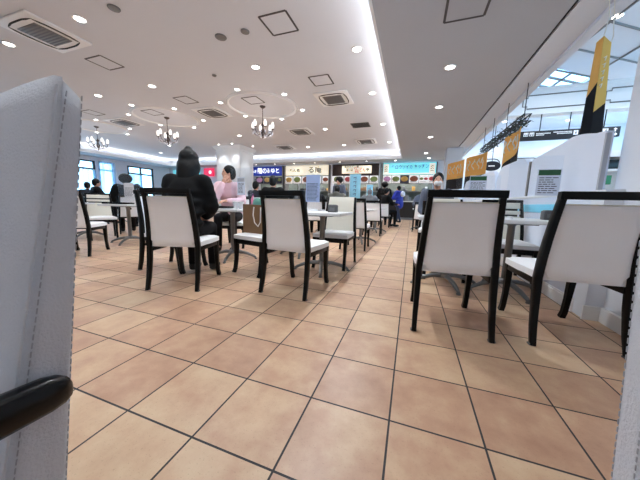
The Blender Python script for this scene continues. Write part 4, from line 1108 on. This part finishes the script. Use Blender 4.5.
P_('person in a black padded coat and black hair seated with their back to the viewer', -2.17, .74, 20, 'sit', 'coat_black', 'trouser_dark', 'peak', lean=.26, arms='lap', puffy=.006, vox=.018, nod=.05, sc=1.0)
P_('person in a pale pink top seated across the table, hand raised to the chin', -3.02, 2.55, 205, 'sit', 'shirt_pink', 'trouser_dark', 'short', lean=.22, arms='chin', yaw=-62, vox=.016, sc=1.06)
P_('person in black with bushy black hair seated at the left table', -6.45, 3.05, 60, 'sit', 'coat_black', 'trouser_dark', 'bushy', lean=.12, arms='table', puffy=.03, sc=1.03)
P_('smaller person with black hair seated left of the bushy haired one', -7.37, 3.95, 50, 'sit', 'coat_navy', 'trouser_dark', 'short', lean=.18, arms='table', sc=.93, puffy=.02)
P_('person in dark clothes by the window, left of the two there', -10.5, 4.43, 30, 'sit', 'coat_navy', 'trouser_dark', 'short', arms='table', lean=.1)
P_('person in black by the window, right of the two there', -9.5, 4.13, -20, 'sit', 'coat_black', 'trouser_dark', 'short', arms='table', lean=.05, puffy=.02, sc=1.05)
P_('person with black hair and dark coat, seen from behind, behind the central chair', -2.85, 3.72, 10, 'sit', 'coat_black', 'trouser_dark', 'short', arms='table', lean=.05, sc=1.03, puffy=.01)
P_('small dark haired person seated before the blue stall, right of the column', -4.4, 5.38, 0, 'sit', 'coat_navy', 'trouser_dark', 'short', arms='table', lean=.05, sc=1.05)
P_('person in a grey olive coat seated with back to viewer before the brown stall', -1.95, 5.55, 5, 'sit', 'coat_olive', 'trouser_dark', 'short', arms='table', lean=.3, puffy=.03, hood=True)
P_('person in a dark coat seated left of the grey olive coat', -2.36, 5.10, 20, 'sit', 'coat_black', 'trouser_dark', 'short', 'hair_brown', arms='table', lean=.15, puffy=.01, sc=.95)
P_('person with black hair standing behind the grey olive coat', -2.43, 7.6, 160, 'stand', 'coat_slate', 'trouser_dark', 'bushy', arms='down', lean=.02, sc=1.03)
P_('person in a hooded grey coat seated with back to viewer left of the aisle', -1.36, 7.72, 8, 'sit', 'coat_grey', 'trouser_dark', 'short', 'coat_grey', arms='table', lean=.2, puffy=.035, hood=True)
P_('person in black with bushy hair standing before the cyan stall, left of the blue coat', -1.05, 9.55, 10, 'stand', 'coat_black', 'trouser_dark', 'bushy', arms='reach', lean=.08, puffy=.02, sc=1.02)
P_('child in black seated beside the aisle, left of the blue coat', -.95, 8.80, -50, 'sit', 'coat_black', 'trouser_dark', 'short', arms='table', lean=.1, sc=1.08)
P_('person in a bright blue coat standing in the aisle before the stalls', -.55, 11.8, 55, 'walk', 'coat_blue', 'trouser_navy', 'short', arms='reach', lean=.12, puffy=.03, hood=False, sc=1.03)
P_('person with short black hair and white face mask seated right of the aisle', .40, 3.34, 178, 'sit', 'coat_slate', 'trouser_dark', 'short', arms='lap', lean=.05, mask=True, sc=1.0)
P_('person in a slate grey coat seated far right of the aisle beside the masked one', .43, 8.87, 172, 'sit', 'coat_slate', 'trouser_dark', 'short', 'coat_slate', arms='table', lean=.1, puffy=.03, sc=1.07)
t = thing('backpack', 'pale round hood pack on the shoulders of the blue coat', 'backpack', (-.40, 11.66, 1.28), 55)
MB().ball((0, 0, .08), .13, .09, .14).build('body', 'paper_lit', t); MB().ball((0, -.07, .03), .08, .04, .06).build('pocket', 'paper_lit', t)

# curtains at the far left windows
for i, (a, b, l) in enumerate(((7.78, 9.28, 'across the nearer window in view'), (9.45, 10.4, 'across the narrow white framed window between the two black framed ones'), (11.3, 12.1, 'across the left half of the farther window'))):
    t = thing('curtain', 'sheer pale blue curtain '+l, 'curtain', (XL+.14, a, 0)); n = 60; vs = []; fs = []
    z1 = 2.5 if i != 1 else 3.1
    for j in range(n+1):
        y = (b-a)*j/n; x = .035*math.sin(j*1.15)
        vs += [(x, y, .3), (x, y, z1)]
    fs = [(2*j, 2*j+2, 2*j+3, 2*j+1) for j in range(n)]
    MB().add(vs, fs).build('cloth', 'curtain', t); MB().tube([(0, -.03, z1+.01), (0, b-a+.03, z1+.01)], .018, 8).build('rail', 'trim_white', t)

# ------------------------------------------------------------------ world, camera
W = bpy.data.worlds.new('World'); S.world = W; W.use_nodes = True
bg = W.node_tree.nodes['Background']
tc = W.node_tree.nodes.new('ShaderNodeTexCoord'); sp = W.node_tree.nodes.new('ShaderNodeSeparateXYZ'); cr = W.node_tree.nodes.new('ShaderNodeValToRGB')
W.node_tree.links.new(tc.outputs['Generated'], sp.inputs[0]); W.node_tree.links.new(sp.outputs['Z'], cr.inputs[0])
cr.color_ramp.elements[0].color = (.34, .68, 1, 1); cr.color_ramp.elements[1].color = (.25, .52, .95, 1); cr.color_ramp.elements[0].position = .0; cr.color_ramp.elements[1].position = .75
W.node_tree.links.new(cr.outputs[0], bg.inputs['Color']); bg.inputs['Strength'].default_value = 5.2

cam = bpy.data.cameras.new('camera'); co = bpy.data.objects.new('camera', cam); COL.objects.link(co); S.camera = co
cam.sensor_width = 36; cam.sensor_fit = 'HORIZONTAL'; cam.lens = 255.018/640*36; cam.clip_start = .02; cam.clip_end = 200
yaw, pitch, roll = R(19.36735), R(-8.24958), R(1.40023)
f = V(-math.sin(yaw)*math.cos(pitch), math.cos(yaw)*math.cos(pitch), math.sin(pitch)); r_ = V(math.cos(yaw), math.sin(yaw), 0); u_ = r_.cross(f)
rr = r_*math.cos(roll)+u_*math.sin(roll); uu = -r_*math.sin(roll)+u_*math.cos(roll)
mw = Matrix.Identity(4)
for i in range(3): mw[i][0] = rr[i]; mw[i][1] = uu[i]; mw[i][2] = -f[i]
mw.translation = V(.070287*TILE, -3.848205*TILE, 2.550874*TILE)
co.matrix_world = mw
S.view_settings.view_transform = 'Standard'; S.view_settings.look = 'None'; S.view_settings.gamma = 1; S.view_settings.use_curve_mapping = False
S.view_settings.exposure = 0.2
